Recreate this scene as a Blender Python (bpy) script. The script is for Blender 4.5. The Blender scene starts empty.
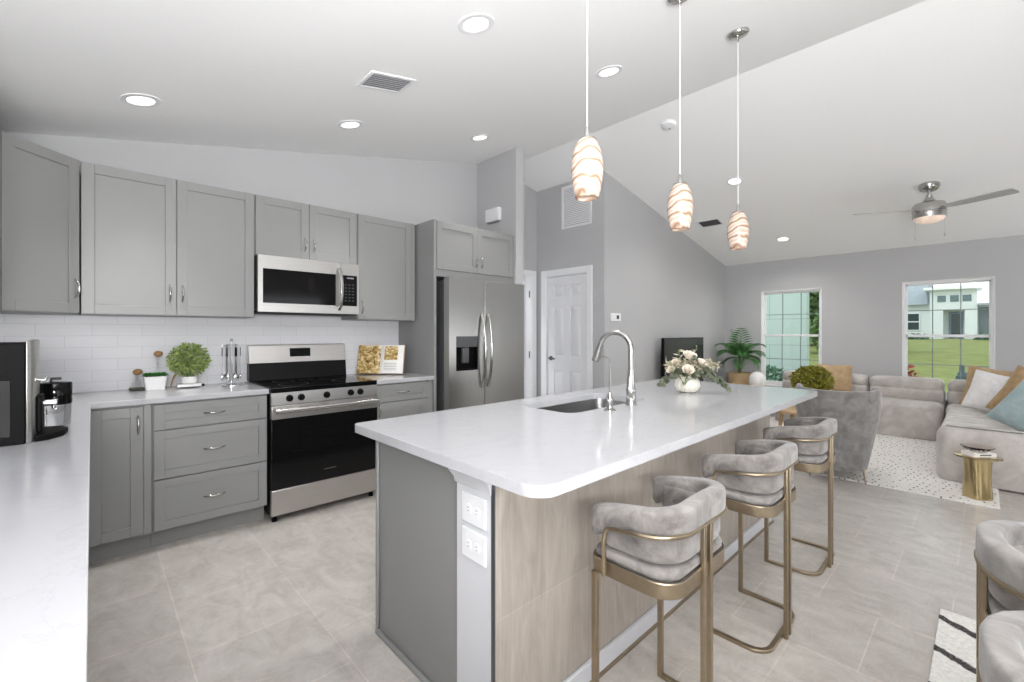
import bpy, bmesh, math, random
from mathutils import Vector, Matrix
R = math.radians
S = bpy.context.scene
COL = S.collection
rnd = random.Random(7)

# ------------------------------------------------------------------ camera
cd = bpy.data.cameras.new('camera')
cd.sensor_width = 36.0
cd.lens = 446.0 / 1024.0 * 36.0
cd.shift_y = -9.0 / 1024.0
cd.clip_start = 0.02
cam = bpy.data.objects.new('camera', cd)
COL.objects.link(cam)
cam.location = (0, 0, 1.30)
cam.rotation_euler = (R(90), 0, R(46.7 - 90))
S.camera = cam

# ------------------------------------------------------------------ world, light, exposure
S.view_settings.view_transform = 'Standard'
S.view_settings.look = 'None'
S.view_settings.gamma = 1.0
S.view_settings.use_curve_mapping = False
S.view_settings.exposure = 0.74
w = bpy.data.worlds.new('overcast_sky')
S.world = w
w.use_nodes = True
bg = w.node_tree.nodes['Background']
bg.inputs[0].default_value = (0.90, 0.95, 1.0, 1)
bg.inputs[1].default_value = 1.0
sun_d = bpy.data.lights.new('sun', 'SUN')
sun_d.energy = 0.75
sun_d.angle = R(12)
sun = bpy.data.objects.new('sun', sun_d)
COL.objects.link(sun)
sun.rotation_euler = (R(38), 0, R(-120))


def area_light(name, loc, rot, sx, sy, power, color=(1, 1, 1)):
    d = bpy.data.lights.new(name, 'AREA')
    d.shape = 'RECTANGLE'
    d.size, d.size_y = sx, sy
    d.energy = power
    d.color = color
    o = bpy.data.objects.new(name, d)
    COL.objects.link(o)
    o.location = loc
    o.rotation_euler = rot
    return o


def aim(o, d):
    o.rotation_euler = Vector(d).to_track_quat('-Z', 'Y').to_euler()


# unseen fill light added at the patio opening, imitating daylight on the dining side
area_light('patio_fill', (2.75, -3.55, 1.1), (R(95), 0, 0), 2.4, 2.0, 10, (0.98, 0.99, 1.0))
# fill lights added out of view to brighten the ceiling and living room
aim(area_light('ceiling_fill', (-0.30, -0.85, 1.45), (0, 0, 0), 1.0, 0.8, 128, (0.985, 0.99, 1.0)), (.26, .42, .86))
aim(area_light('living_fill', (6.3, -3.0, 0.8), (0, 0, 0), 2.0, 1.2, 17, (0.985, 0.99, 1.0)), (-.05, .8, .35))
CAN_POWER = 36.0

# ------------------------------------------------------------------ materials


def lin(c):
    c = c / 255.0
    return c / 12.92 if c <= 0.04045 else ((c + 0.055) / 1.055) ** 2.4


def rgb(r, g, b):
    return (lin(r), lin(g), lin(b), 1)


class NT:
    def __init__(s, name):
        s.m = bpy.data.materials.new(name)
        s.m.use_nodes = True
        s.n = s.m.node_tree.nodes
        s.l = s.m.node_tree.links
        s.b = s.n['Principled BSDF']
        s._tc = None

    def new(s, t, **k):
        nd = s.n.new(t)
        for a, v in k.items():
            setattr(nd, a, v)
        return nd

    def co(s):
        if s._tc is None:
            s._tc = s.new('ShaderNodeTexCoord')
        return s._tc.outputs['Object']

    def mapping(s, scale=(1, 1, 1), rot=(0, 0, 0), loc=(0, 0, 0)):
        mp = s.new('ShaderNodeMapping')
        mp.inputs['Scale'].default_value = scale
        mp.inputs['Rotation'].default_value = rot
        mp.inputs['Location'].default_value = loc
        s.l.new(s.co(), mp.inputs['Vector'])
        return mp.outputs['Vector']

    def noise(s, scale=5, detail=3, rough=0.5, vec=None, dist=0.0):
        nd = s.new('ShaderNodeTexNoise')
        nd.inputs['Scale'].default_value = scale
        nd.inputs['Detail'].default_value = detail
        nd.inputs['Roughness'].default_value = rough
        nd.inputs['Distortion'].default_value = dist
        s.l.new(vec if vec else s.co(), nd.inputs['Vector'])
        return nd.outputs['Fac']

    def ramp(s, fac, stops):
        nd = s.new('ShaderNodeValToRGB')
        cr = nd.color_ramp
        while len(cr.elements) < len(stops):
            cr.elements.new(0.5)
        for e, (p, c) in zip(cr.elements, stops):
            e.position = p
            e.color = c
        s.l.new(fac, nd.inputs['Fac'])
        return nd.outputs['Color']

    def mix(s, fac, a, b, blend='MIX'):
        nd = s.new('ShaderNodeMix', data_type='RGBA', blend_type=blend)
        for sock, v in ((nd.inputs[0], fac), (nd.inputs[6], a), (nd.inputs[7], b)):
            if isinstance(v, (float, int, tuple)):
                sock.default_value = v
            else:
                s.l.new(v, sock)
        return nd.outputs[2]

    def bump(s, h, strength=0.2, dist=0.01):
        nd = s.new('ShaderNodeBump')
        nd.inputs['Strength'].default_value = strength
        nd.inputs['Distance'].default_value = dist
        s.l.new(h, nd.inputs['Height'])
        s.l.new(nd.outputs['Normal'], s.b.inputs['Normal'])

    def set(s, color=None, rough=None, metal=None, spec=None, emit=None, estr=None, trans=None, ior=None, sheen=None, coat=None, alpha=None):
        for key, v in (('Base Color', color), ('Roughness', rough), ('Metallic', metal), ('Specular IOR Level', spec),
                       ('Emission Color', emit), ('Emission Strength', estr), ('Transmission Weight', trans), ('IOR', ior),
                       ('Sheen Weight', sheen), ('Coat Weight', coat), ('Alpha', alpha)):
            if v is None:
                continue
            if isinstance(v, (float, int, tuple)):
                s.b.inputs[key].default_value = v
            else:
                s.l.new(v, s.b.inputs[key])
        return s.m


def vary(name, c, amt=0.06, scale=8, rough=0.5, **k):
    t = NT(name)
    a = tuple(max(0, x * (1 - amt)) for x in c[:3]) + (1,)
    b = tuple(min(1, x * (1 + amt)) for x in c[:3]) + (1,)
    col = t.ramp(t.noise(scale, 4), [(0.3, a), (0.7, b)])
    return t.set(color=col, rough=rough, **k)


def m_velvet(name, c1, c2, scale=9):
    t = NT(name)
    f = t.noise(scale, 5, 0.6, dist=0.6)
    col = t.ramp(f, [(0.32, c1), (0.68, c2)])
    f2 = t.noise(220, 2, 0.5)
    t.bump(f2, 0.12, 0.002)
    return t.set(color=col, rough=0.85, sheen=0.35, spec=0.2)


def m_steel(name, c=(0.62, 0.62, 0.61, 1), rough=0.3, axis='h'):
    t = NT(name)
    v = t.mapping((2, 2, 260) if axis == 'h' else (260, 260, 2))
    f = t.noise(1.0, 3, 0.6, v)
    col = t.ramp(f, [(0.3, tuple(x * 0.92 for x in c[:3]) + (1,)), (0.7, c)])
    return t.set(color=col, rough=rough, metal=1.0)


def m_floor():
    t = NT('floor_tile')
    vec = t.mapping((1, 1, 1), (0, 0, R(90)), (0.105, -0.285, 0))
    br = t.new('ShaderNodeTexBrick')
    br.offset = 0.5
    br.inputs['Scale'].default_value = 1.0
    br.inputs['Brick Width'].default_value = 0.46
    br.inputs['Row Height'].default_value = 0.4625
    br.inputs['Mortar Size'].default_value = 0.0028
    br.inputs['Mortar Smooth'].default_value = 0.1
    br.inputs['Bias'].default_value = 0.0
    br.inputs['Color1'].default_value = (1.0, 1.0, 1.0, 1)
    br.inputs['Color2'].default_value = (0.90, 0.90, 0.90, 1)
    br.inputs['Mortar'].default_value = (1.12, 1.10, 1.06, 1)
    t.l.new(vec, br.inputs['Vector'])
    cloud = t.noise(5.5, 6, 0.62, t.mapping((1.6, 0.8, 1), (0, 0, R(25))), 1.2)
    base = t.ramp(cloud, [(0.28, rgb(176, 169, 162)), (0.5, rgb(193, 187, 181)), (0.72, rgb(207, 202, 196))])
    vein = t.noise(3.0, 8, 0.7, t.mapping((1, 2.5, 1), (0, 0, R(-35))), 2.0)
    vm = t.ramp(vein, [(0.47, (0, 0, 0, 1)), (0.5, (1, 1, 1, 1)), (0.53, (0, 0, 0, 1))])
    base = t.mix(t.ramp(vm, [(0, (0, 0, 0, 1)), (1, (0.25, 0.25, 0.25, 1))]), base, rgb(224, 217, 208))
    col = t.mix(1.0, base, br.outputs['Color'], 'MULTIPLY')
    return t.set(color=col, rough=0.30, spec=0.45)


def m_bricktile(name, c, wdt, hgt, mortar, msize, rough, horiz='x', vary_amt=0.97):
    t = NT(name)
    sp = t.new('ShaderNodeSeparateXYZ')
    t.l.new(t.co(), sp.inputs[0])
    cb = t.new('ShaderNodeCombineXYZ')
    t.l.new(sp.outputs['X' if horiz == 'x' else 'Y'], cb.inputs[0])
    t.l.new(sp.outputs['Z'], cb.inputs[1])
    br = t.new('ShaderNodeTexBrick')
    br.offset = 0.5
    br.inputs['Scale'].default_value = 1
    br.inputs['Brick Width'].default_value = wdt
    br.inputs['Row Height'].default_value = hgt
    br.inputs['Mortar Size'].default_value = msize
    br.inputs['Mortar Smooth'].default_value = 0.2
    br.inputs['Color1'].default_value = c
    br.inputs['Color2'].default_value = tuple(x * vary_amt for x in c[:3]) + (1,)
    br.inputs['Mortar'].default_value = mortar
    t.l.new(cb.outputs[0], br.inputs['Vector'])
    inv = t.new('ShaderNodeMath', operation='SUBTRACT')
    inv.inputs[0].default_value = 1.0
    t.l.new(br.outputs['Fac'], inv.inputs[1])
    wob = t.noise(14, 2)
    ad = t.new('ShaderNodeMath', operation='MULTIPLY_ADD')
    t.l.new(wob, ad.inputs[0])
    ad.inputs[1].default_value = 0.5
    t.l.new(inv.outputs[0], ad.inputs[2])
    t.bump(ad.outputs[0], 0.25, 0.004)
    return t.set(color=br.outputs['Color'], rough=rough, spec=0.3)


def m_porcelain():
    t = NT('island_porcelain_tile')
    sp = t.new('ShaderNodeSeparateXYZ')
    t.l.new(t.co(), sp.inputs[0])
    cb = t.new('ShaderNodeCombineXYZ')
    t.l.new(sp.outputs['X'], cb.inputs[0])
    ad = t.new('ShaderNodeMath', operation='ADD')
    ad.inputs[1].default_value = 0.04
    t.l.new(sp.outputs['Z'], ad.inputs[0])
    t.l.new(ad.outputs[0], cb.inputs[1])
    br = t.new('ShaderNodeTexBrick')
    br.offset = 0.0
    br.inputs['Scale'].default_value = 1
    br.inputs['Brick Width'].default_value = 0.62
    br.inputs['Row Height'].default_value = 0.46
    br.inputs['Mortar Size'].default_value = 0.0022
    br.inputs['Color1'].default_value = (1, 1, 1, 1)
    br.inputs['Color2'].default_value = (0.95, 0.95, 0.95, 1)
    br.inputs['Mortar'].default_value = (1.12, 1.12, 1.1, 1)
    t.l.new(cb.outputs[0], br.inputs['Vector'])
    g = t.noise(3.2, 7, 0.62, t.mapping((3.4, 3.4, 0.8)), 1.4)
    base = t.ramp(g, [(0.25, rgb(156, 146, 135)), (0.5, rgb(176, 167, 157)), (0.75, rgb(192, 185, 176))])
    fine = t.noise(1.0, 4, 0.6, t.mapping((70, 70, 5)))
    base = t.mix(0.25, base, t.ramp(fine, [(0.3, rgb(150, 140, 129)), (0.7, rgb(196, 188, 179))]))
    col = t.mix(1.0, base, br.outputs['Color'], 'MULTIPLY')
    return t.set(color=col, rough=0.4)


def m_quartz():
    t = NT('white_quartz')
    v = t.noise(2.2, 9, 0.68, t.mapping((1, 1.6, 1), (0, 0, R(30))), 1.5)
    vm = t.ramp(v, [(0.485, (0, 0, 0, 1)), (0.5, (0.16, 0.16, 0.16, 1)), (0.515, (0, 0, 0, 1))])
    col = t.mix(vm, rgb(184, 184, 187), rgb(144, 144, 148))
    return t.set(color=col, rough=0.13, spec=0.5)


def m_glass(name, c=(1, 1, 1, 1), rough=0.0, ior=1.45):
    t = NT(name)
    f = t.noise(4, 2)
    col = t.ramp(f, [(0.2, tuple(x * 0.98 for x in c[:3]) + (1,)), (0.8, c)])
    return t.set(color=col, rough=rough, trans=1.0, ior=ior)


def m_pane():
    t = NT('window_glass')
    tr = t.new('ShaderNodeBsdfTransparent')
    tr.inputs[0].default_value = (0.93, 0.97, 0.96, 1)
    gl = t.new('ShaderNodeBsdfGlossy')
    gl.inputs['Roughness'].default_value = 0.02
    mx = t.new('ShaderNodeMixShader')
    mx.inputs[0].default_value = 0.025
    t.l.new(tr.outputs[0], mx.inputs[1])
    t.l.new(gl.outputs[0], mx.inputs[2])
    t.l.new(mx.outputs[0], t.n['Material Output'].inputs['Surface'])
    return t.m


def m_shade():
    t = NT('swirled_lamp_glass')
    wv = t.new('ShaderNodeTexWave', wave_type='BANDS', bands_direction='Z')
    wv.inputs['Scale'].default_value = 7.0
    wv.inputs['Distortion'].default_value = 7.0
    wv.inputs['Detail'].default_value = 2.5
    wv.inputs['Detail Scale'].default_value = 1.0
    t.l.new(t.mapping((1, 1, 1), (R(16), R(-12), 0)), wv.inputs['Vector'])
    col = t.ramp(wv.outputs['Fac'], [(0.0, rgb(140, 112, 92)), (0.10, rgb(178, 152, 132)), (0.4, rgb(198, 180, 164)), (0.7, rgb(212, 200, 190)), (1.0, rgb(186, 164, 146))])
    return t.set(color=col, rough=0.25, emit=col, estr=0.10)


def m_dotrug():
    t = NT('dotted_rug')
    vo = t.new('ShaderNodeTexVoronoi')
    vo.inputs['Scale'].default_value = 17.0
    vo.inputs['Randomness'].default_value = 0.45
    t.l.new(t.mapping((0.7, 1.35, 1), (0, 0, R(20))), vo.inputs['Vector'])
    f = t.ramp(vo.outputs['Distance'], [(0.15, (1, 1, 1, 1)), (0.19, (0, 0, 0, 1))])
    basec = t.ramp(t.noise(60, 3), [(0.3, rgb(230, 226, 221)), (0.7, rgb(246, 243, 239))])
    col = t.mix(f, basec, rgb(110, 106, 102))
    t.bump(t.noise(160, 2), 0.4, 0.006)
    return t.set(color=col, rough=0.95, spec=0.1)


def m_stripe_rug():
    t = NT('striped_rug')
    sp = t.new('ShaderNodeSeparateXYZ')
    t.l.new(t.co(), sp.inputs[0])
    wob = t.noise(42, 3)
    ad = t.new('ShaderNodeMath', operation='MULTIPLY_ADD')
    t.l.new(wob, ad.inputs[0])
    ad.inputs[1].default_value = 0.03
    dt = t.new('ShaderNodeVectorMath', operation='DOT_PRODUCT')
    dt.inputs[1].default_value = (0.86, -0.50, 0)
    t.l.new(t.co(), dt.inputs[0])
    of = t.new('ShaderNodeMath', operation='SUBTRACT')
    of.inputs[1].default_value = 0.05
    t.l.new(dt.outputs['Value'], of.inputs[0])
    t.l.new(of.outputs[0], ad.inputs[2])
    md = t.new('ShaderNodeMath', operation='PINGPONG')
    md.inputs[1].default_value = 0.1215
    t.l.new(ad.outputs[0], md.inputs[0])
    sc8 = t.new('ShaderNodeMath', operation='MULTIPLY')
    sc8.inputs[1].default_value = 8.0
    t.l.new(md.outputs[0], sc8.inputs[0])
    f = t.ramp(sc8.outputs[0], [(0.13, (1, 1, 1, 1)), (0.19, (0, 0, 0, 1))])
    basec = t.ramp(t.noise(70, 3), [(0.3, rgb(214, 211, 206)), (0.7, rgb(238, 236, 232))])
    dark = t.ramp(t.noise(90, 3), [(0.35, rgb(48, 47, 47)), (0.7, rgb(100, 98, 96))])
    t.bump(t.noise(160, 2), 0.4, 0.006)
    return t.set(color=t.mix(f, basec, dark), rough=0.95, spec=0.1)


def m_photo_page():
    t = NT('food_photograph_page')
    f = t.noise(26, 5, 0.65, dist=1.0)
    col = t.ramp(f, [(0.3, rgb(66, 48, 30)), (0.42, rgb(150, 116, 52)), (0.52, rgb(208, 178, 112)), (0.62, rgb(240, 230, 208)), (0.74, rgb(120, 100, 60))])
    return t.set(color=col, rough=0.4)


def m_leaf(name, c1, c2, rough=0.5):
    t = NT(name)
    return t.set(color=t.ramp(t.noise(18, 3), [(0.3, c1), (0.7, c2)]), rough=rough)


M = dict(
    wall=vary('grey_wall_paint', rgb(188, 188, 189), 0.012, 3, 0.85, spec=0.2),
    ceiling=vary('white_ceiling_paint', rgb(248, 248, 248), 0.008, 60, 0.9, spec=0.15),
    trim=vary('white_trim_paint', rgb(236, 236, 237), 0.01, 5, 0.45),
    door=vary('white_door_paint', rgb(228, 228, 230), 0.01, 5, 0.45),
    cab=vary('grey_cabinet_paint', rgb(142, 142, 141), 0.012, 4, 0.42),
    cabin=vary('cabinet_interior_dark', rgb(70, 70, 70), 0.03, 4, 0.7),
    post=vary('pale_post_paint', rgb(214, 215, 219), 0.01, 4, 0.5),
    plate=vary('white_plastic', rgb(238, 238, 240), 0.01, 6, 0.35),
    slot=vary('dark_slot', rgb(60, 60, 62), 0.05, 6, 0.6),
    grey_slot=vary('grey_slot', rgb(150, 150, 153), 0.05, 6, 0.6),
    steel=m_steel('brushed_steel', (0.60, 0.585, 0.57, 1), 0.33),
    steelv=m_steel('brushed_steel_vertical', (0.46, 0.46, 0.45, 1), 0.29, 'v'),
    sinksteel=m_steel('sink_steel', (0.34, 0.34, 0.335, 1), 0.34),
    nickel=vary('brushed_nickel', (0.50, 0.49, 0.475, 1), 0.03, 30, 0.22, metal=1.0),
    chrome=vary('polished_chrome', (0.80, 0.80, 0.80, 1), 0.02, 30, 0.08, metal=1.0),
    darksteel=vary('dark_grey_steel', rgb(96, 97, 99), 0.04, 12, 0.4, metal=0.6),
    blackglass=vary('black_glass', rgb(14, 14, 15), 0.05, 6, 0.08, spec=0.25),
    black=vary('black_plastic', rgb(13, 13, 14), 0.06, 8, 0.55, spec=0.10),
    blackmatte=vary('black_enamel', rgb(16, 16, 17), 0.06, 8, 0.3, spec=0.15),
    gold=vary('brushed_gold', (0.38, 0.31, 0.22, 1), 0.06, 40, 0.36, metal=1.0),
    goldshine=vary('polished_gold', (0.52, 0.41, 0.22, 1), 0.05, 12, 0.16, metal=1.0),
    velvet=m_velvet('grey_velvet', rgb(86, 82, 80), rgb(154, 149, 145), 11),
    velvetd=m_velvet('darker_grey_velvet', rgb(108, 105, 103), rgb(142, 139, 136), 12),
    sofa=m_velvet('taupe_velvet', rgb(176, 169, 164), rgb(210, 205, 200), 6),
    boucle=m_velvet('pale_grey_fabric', rgb(196, 191, 187), rgb(224, 220, 216), 7),
    floor=m_floor(),
    backsplash=m_bricktile('white_subway_tile', rgb(218, 218, 221), 0.25, 0.075, rgb(204, 204, 206), 0.0022, 0.40),
    porcelain=m_porcelain(),
    quartz=m_quartz(),
    pane=m_pane(),
    glass=m_glass('clear_glass'),
    thinglass=m_glass('thin_clear_glass', (1, 1, 1, 1), 0.0, 1.06),
    shade=m_shade(),
    dotrug=m_dotrug(),
    striperug=m_stripe_rug(),
    photo=m_photo_page(),
    paper=vary('white_paper', rgb(240, 238, 234), 0.02, 20, 0.6),
    ink=vary('grey_ink', rgb(80, 78, 76), 0.05, 20, 0.6),
    tan=m_velvet('tan_suede', rgb(168, 140, 106), rgb(192, 166, 130), 16),
    brown=m_velvet('golden_brown_fabric', rgb(158, 128, 92), rgb(186, 156, 114), 14),
    whitefab=m_velvet('white_linen', rgb(226, 223, 224), rgb(242, 240, 240), 20),
    teal=m_velvet('pale_teal_fabric', rgb(146, 166, 169), rgb(176, 192, 193), 8),
    wood=vary('light_oak', rgb(190, 160, 120), 0.10, 12, 0.5),
    walnut=vary('brown_wood', rgb(158, 120, 78), 0.14, 24, 0.5),
    planter=vary('woven_tan_planter', rgb(186, 160, 122), 0.10, 40, 0.7),
    ceramic=vary('ivory_ceramic', rgb(232, 228, 216), 0.02, 8, 0.3),
    whitecer=vary('white_ceramic', rgb(240, 239, 238), 0.01, 8, 0.3),
    soil=vary('dark_soil', rgb(70, 56, 44), 0.2, 60, 0.9),
    bowlg=vary('olive_stoneware', rgb(112, 108, 82), 0.12, 30, 0.45),
    leaf=m_leaf('palm_leaf', rgb(30, 76, 26), rgb(74, 134, 56)),
    herb=m_leaf('herb_leaf', rgb(84, 110, 40), rgb(176, 192, 112)),
    moss=m_leaf('moss_leaf', rgb(104, 104, 26), rgb(158, 152, 54)),
    succ=m_leaf('succulent_leaf', rgb(30, 88, 34), rgb(74, 150, 58)),
    euc=m_leaf('eucalyptus_leaf', rgb(66, 74, 58), rgb(112, 118, 96)),
    pale=m_leaf('dried_pale_leaf', rgb(150, 144, 118), rgb(206, 198, 174)),
    petal=m_leaf('cream_petal', rgb(234, 222, 204), rgb(248, 242, 232)),
    stem=m_leaf('green_stem', rgb(92, 104, 66), rgb(122, 132, 88)),
    bark=vary('brown_bark', rgb(104, 84, 64), 0.2, 20, 0.9),
    lawn=vary('lawn_grass', rgb(128, 134, 84), 0.22, 1.6, 0.95, spec=0.05),
    tree=m_leaf('tree_leaf', rgb(70, 104, 56), rgb(138, 166, 108), 0.8),
    shrub=m_leaf('shrub_leaf', rgb(46, 84, 62), rgb(92, 132, 104), 0.8),
    redleaf=m_leaf('red_leaf', rgb(134, 44, 44), rgb(196, 98, 92), 0.7),
    stucco=vary('white_stucco', rgb(218, 222, 222), 0.03, 6, 0.9),
    mint=m_bricktile('pale_green_stucco', rgb(182, 196, 190), 2.4, 0.62, rgb(160, 176, 170), 0.012, 0.8, 'y'),
    rooft=vary('grey_roof_shingle', rgb(146, 154, 160), 0.10, 10, 0.9),
    darkglass=vary('dark_window_glass', rgb(52, 66, 70), 0.1, 3, 0.15),
    bluedoor=vary('grey_blue_door', rgb(96, 118, 132), 0.05, 3, 0.4),
    patio=vary('pale_concrete', rgb(190, 188, 184), 0.05, 3, 0.9),
    postgrey=vary('grey_post', rgb(92, 112, 116), 0.08, 6, 0.6),
)


def m_led(name, c, s):
    t = NT(name)
    col = t.ramp(t.noise(4, 1), [(0.3, tuple(x * 0.985 for x in c[:3]) + (1,)), (0.7, c)])
    return t.set(color=col, rough=0.5, emit=col, estr=s)


M['led'] = m_led('lit_diffuser', (1.0, 0.985, 0.96, 1), 1.1)
M['fanlight'] = m_led('lit_fan_glass', (0.80, 0.64, 0.53, 1), 0.22)

# ------------------------------------------------------------------ builders


def world_origin(o):
    v = Vector((0, 0, 0))
    while o is not None:
        v += o.location
        o = o.parent
    return v


class MB:
    def __init__(s):
        s.bm = bmesh.new()

    def poly(s, pts):
        vs = [s.bm.verts.new(p) for p in pts]
        return s.bm.faces.new(vs)

    def box(s, x0, x1, y0, y1, z0, z1):
        v = [s.bm.verts.new(p) for p in ((x0, y0, z0), (x1, y0, z0), (x1, y1, z0), (x0, y1, z0), (x0, y0, z1), (x1, y0, z1), (x1, y1, z1), (x0, y1, z1))]
        for f in ((3, 2, 1, 0), (4, 5, 6, 7), (0, 1, 5, 4), (1, 2, 6, 5), (2, 3, 7, 6), (3, 0, 4, 7)):
            s.bm.faces.new([v[i] for i in f])
        return s

    def rings(s, rings, close=True, cap0=True, cap1=True, flip=False):
        rv = [[s.bm.verts.new(p) for p in r] for r in rings]
        n = len(rv[0])
        for a, b in zip(rv[:-1], rv[1:]):
            for i in range(n if close else n - 1):
                j = (i + 1) % n
                f = [a[i], a[j], b[j], b[i]]
                s.bm.faces.new(f[::-1] if flip else f)
        if cap0 and n > 2:
            s.bm.faces.new(rv[0] if flip else rv[0][::-1])
        if cap1 and n > 2:
            s.bm.faces.new(rv[-1][::-1] if flip else rv[-1])
        return s

    def prism(s, outline, z0, z1):
        area = sum(a[0] * b[1] - b[0] * a[1] for a, b in zip(outline, outline[1:] + outline[:1]))
        o = outline if area > 0 else outline[::-1]
        return s.rings([[(x, y, z0) for x, y in o], [(x, y, z1) for x, y in o]])

    def lathe(s, prof, c=(0, 0, 0), n=24, axis='z', cap0=True, cap1=True):
        rs = []
        for r, z in prof:
            ring = []
            for i in range(n):
                a = 2 * math.pi * i / n
                p = (r * math.cos(a), r * math.sin(a), z)
                if axis == 'y':
                    p = (p[0], p[2], -p[1])
                elif axis == 'x':
                    p = (p[2], p[0], p[1])
                ring.append((c[0] + p[0], c[1] + p[1], c[2] + p[2]))
            rs.append(ring)
        return s.rings(rs, cap0=cap0, cap1=cap1)

    def tube(s, path, r, n=10, caps=True):
        P = [Vector(p) for p in path]
        rr = r if isinstance(r, (list, tuple)) else [r] * len(P)
        rs = []
        up = None
        for i, p in enumerate(P):
            d = (P[min(i + 1, len(P) - 1)] - P[max(i - 1, 0)])
            d.normalize()
            if up is None:
                up = Vector((0, 0, 1)) if abs(d.z) < 0.9 else Vector((1, 0, 0))
            x = up - d * up.dot(d)
            if x.length < 1e-5:
                x = d.orthogonal()
            x.normalize()
            up = x
            y = d.cross(x)
            rs.append([tuple(p + (x * math.cos(2 * math.pi * k / n) + y * math.sin(2 * math.pi * k / n)) * rr[i]) for k in range(n)])
        return s.rings(rs, cap0=caps, cap1=caps)

    def flatbar(s, path, wd, th, side=None):
        """rectangular bar swept along a path; wd along 'side' vectors, th the other way"""
        P = [Vector(p) for p in path]
        rs = []
        for i, p in enumerate(P):
            d = (P[min(i + 1, len(P) - 1)] - P[max(i - 1, 0)]).normalized()
            sd = Vector(side) if side else Vector((0, 0, 1))
            sd = (sd - d * sd.dot(d)).normalized()
            o = d.cross(sd)
            rs.append([tuple(p + sd * (wd / 2) * a + o * (th / 2) * b) for a, b in ((1, 1), (-1, 1), (-1, -1), (1, -1))])
        return s.rings(rs, flip=True)

    def sphere(s, c, r, n=12, sc=(1, 1, 1)):
        m = Matrix.Translation(c) @ Matrix.Diagonal((r * sc[0], r * sc[1], r * sc[2], 1))
        bmesh.ops.create_uvsphere(s.bm, u_segments=n, v_segments=max(6, n // 2 + 2), radius=1, matrix=m)
        return s

    def plate(s, outer, holes, z0, z1):
        es = []
        for lp in [outer] + holes:
            vs = [s.bm.verts.new((x, y, z0)) for x, y in lp]
            es += [s.bm.edges.new((vs[i], vs[(i + 1) % len(vs)])) for i in range(len(vs))]
        g = bmesh.ops.triangle_fill(s.bm, use_beauty=True, use_dissolve=False, edges=es)
        faces = [f for f in g['geom'] if isinstance(f, bmesh.types.BMFace)]
        ex = bmesh.ops.extrude_face_region(s.bm, geom=faces)
        bmesh.ops.translate(s.bm, vec=(0, 0, z1 - z0), verts=[v for v in ex['geom'] if isinstance(v, bmesh.types.BMVert)])
        bmesh.ops.recalc_face_normals(s.bm, faces=s.bm.faces[:])
        return s

    def xform(s, m):
        bmesh.ops.transform(s.bm, matrix=m, verts=s.bm.verts[:])
        return s

    def build(s, name, mat, parent=None, loc=None, bevel=0.0, seg=2, smooth=False, sub=0, recalc=True):
        if recalc:
            bmesh.ops.recalc_face_normals(s.bm, faces=s.bm.faces[:])
        org = world_origin(parent) if parent is not None else Vector(loc or (0, 0, 0))
        bmesh.ops.translate(s.bm, vec=-org, verts=s.bm.verts[:])
        me = bpy.data.meshes.new(name)
        s.bm.to_mesh(me)
        s.bm.free()
        me.materials.append(mat)
        o = bpy.data.objects.new(name, me)
        COL.objects.link(o)
        if parent is not None:
            o.parent = parent
        else:
            o.location = org
        if smooth or bevel:
            for p in me.polygons:
                p.use_smooth = True
        if bevel:
            md = o.modifiers.new('bevel', 'BEVEL')
            md.width = bevel
            md.segments = seg
            md.limit_method = 'ANGLE'
            md.angle_limit = R(40)
            md.harden_normals = False
        if sub:
            md = o.modifiers.new('subsurf', 'SUBSURF')
            md.levels = sub
            md.render_levels = sub
        if smooth or bevel:
            me.set_sharp_from_angle(angle=R(45))
        return o


def tag(o, label=None, cat=None, group=None, kind=None):
    if label:
        o['label'] = label
    if cat:
        o['category'] = cat
    if group:
        o['group'] = group
    if kind:
        o['kind'] = kind
    return o


def thing(name, label, cat, loc=(0, 0, 0), group=None):
    o = bpy.data.objects.new(name, None)
    o.empty_display_size = 0.1
    COL.objects.link(o)
    o.location = loc
    bpy.context.view_layer.update()
    return tag(o, label, cat, group)


def struct(o, label, cat):
    return tag(o, label, cat, None, 'structure')


def copy_tree(o, parent=None):
    c = o.copy()
    COL.objects.link(c)
    if parent is not None:
        c.parent = parent
    for ch in list(o.children):
        copy_tree(ch, c)
    return c


def rrect(x0, x1, y0, y1, r, n=6):
    pts = []
    rs = r if isinstance(r, (list, tuple)) else [r] * 4
    for (cx, cy, a0), q in zip(((x1, y1, 0), (x0, y1, 90), (x0, y0, 180), (x1, y0, 270)), rs):
        sx = -1 if cx == x1 else 1
        sy = -1 if cy == y1 else 1
        for i in range(n + 1):
            a = R(a0 + 90 * i / n)
            pts.append((cx + sx * q + q * math.cos(a), cy + sy * q + q * math.sin(a)))
    return pts


def box(name, mat, parent, x0, x1, y0, y1, z0, z1, bevel=0.0, **k):
    return MB().box(x0, x1, y0, y1, z0, z1).build(name, mat, parent, bevel=bevel, **k)


# ------------------------------------------------------------------ room shell
XL, YB, XF, YT, XD, YH = -0.65, 3.97, 7.86, 3.04, 4.34, 4.12
XR, ZR = 3.69, 3.315


def zc(x):
    return 2.557 + 0.2055 * x if x < XR else ZR - 0.213 * (x - XR)


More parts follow.
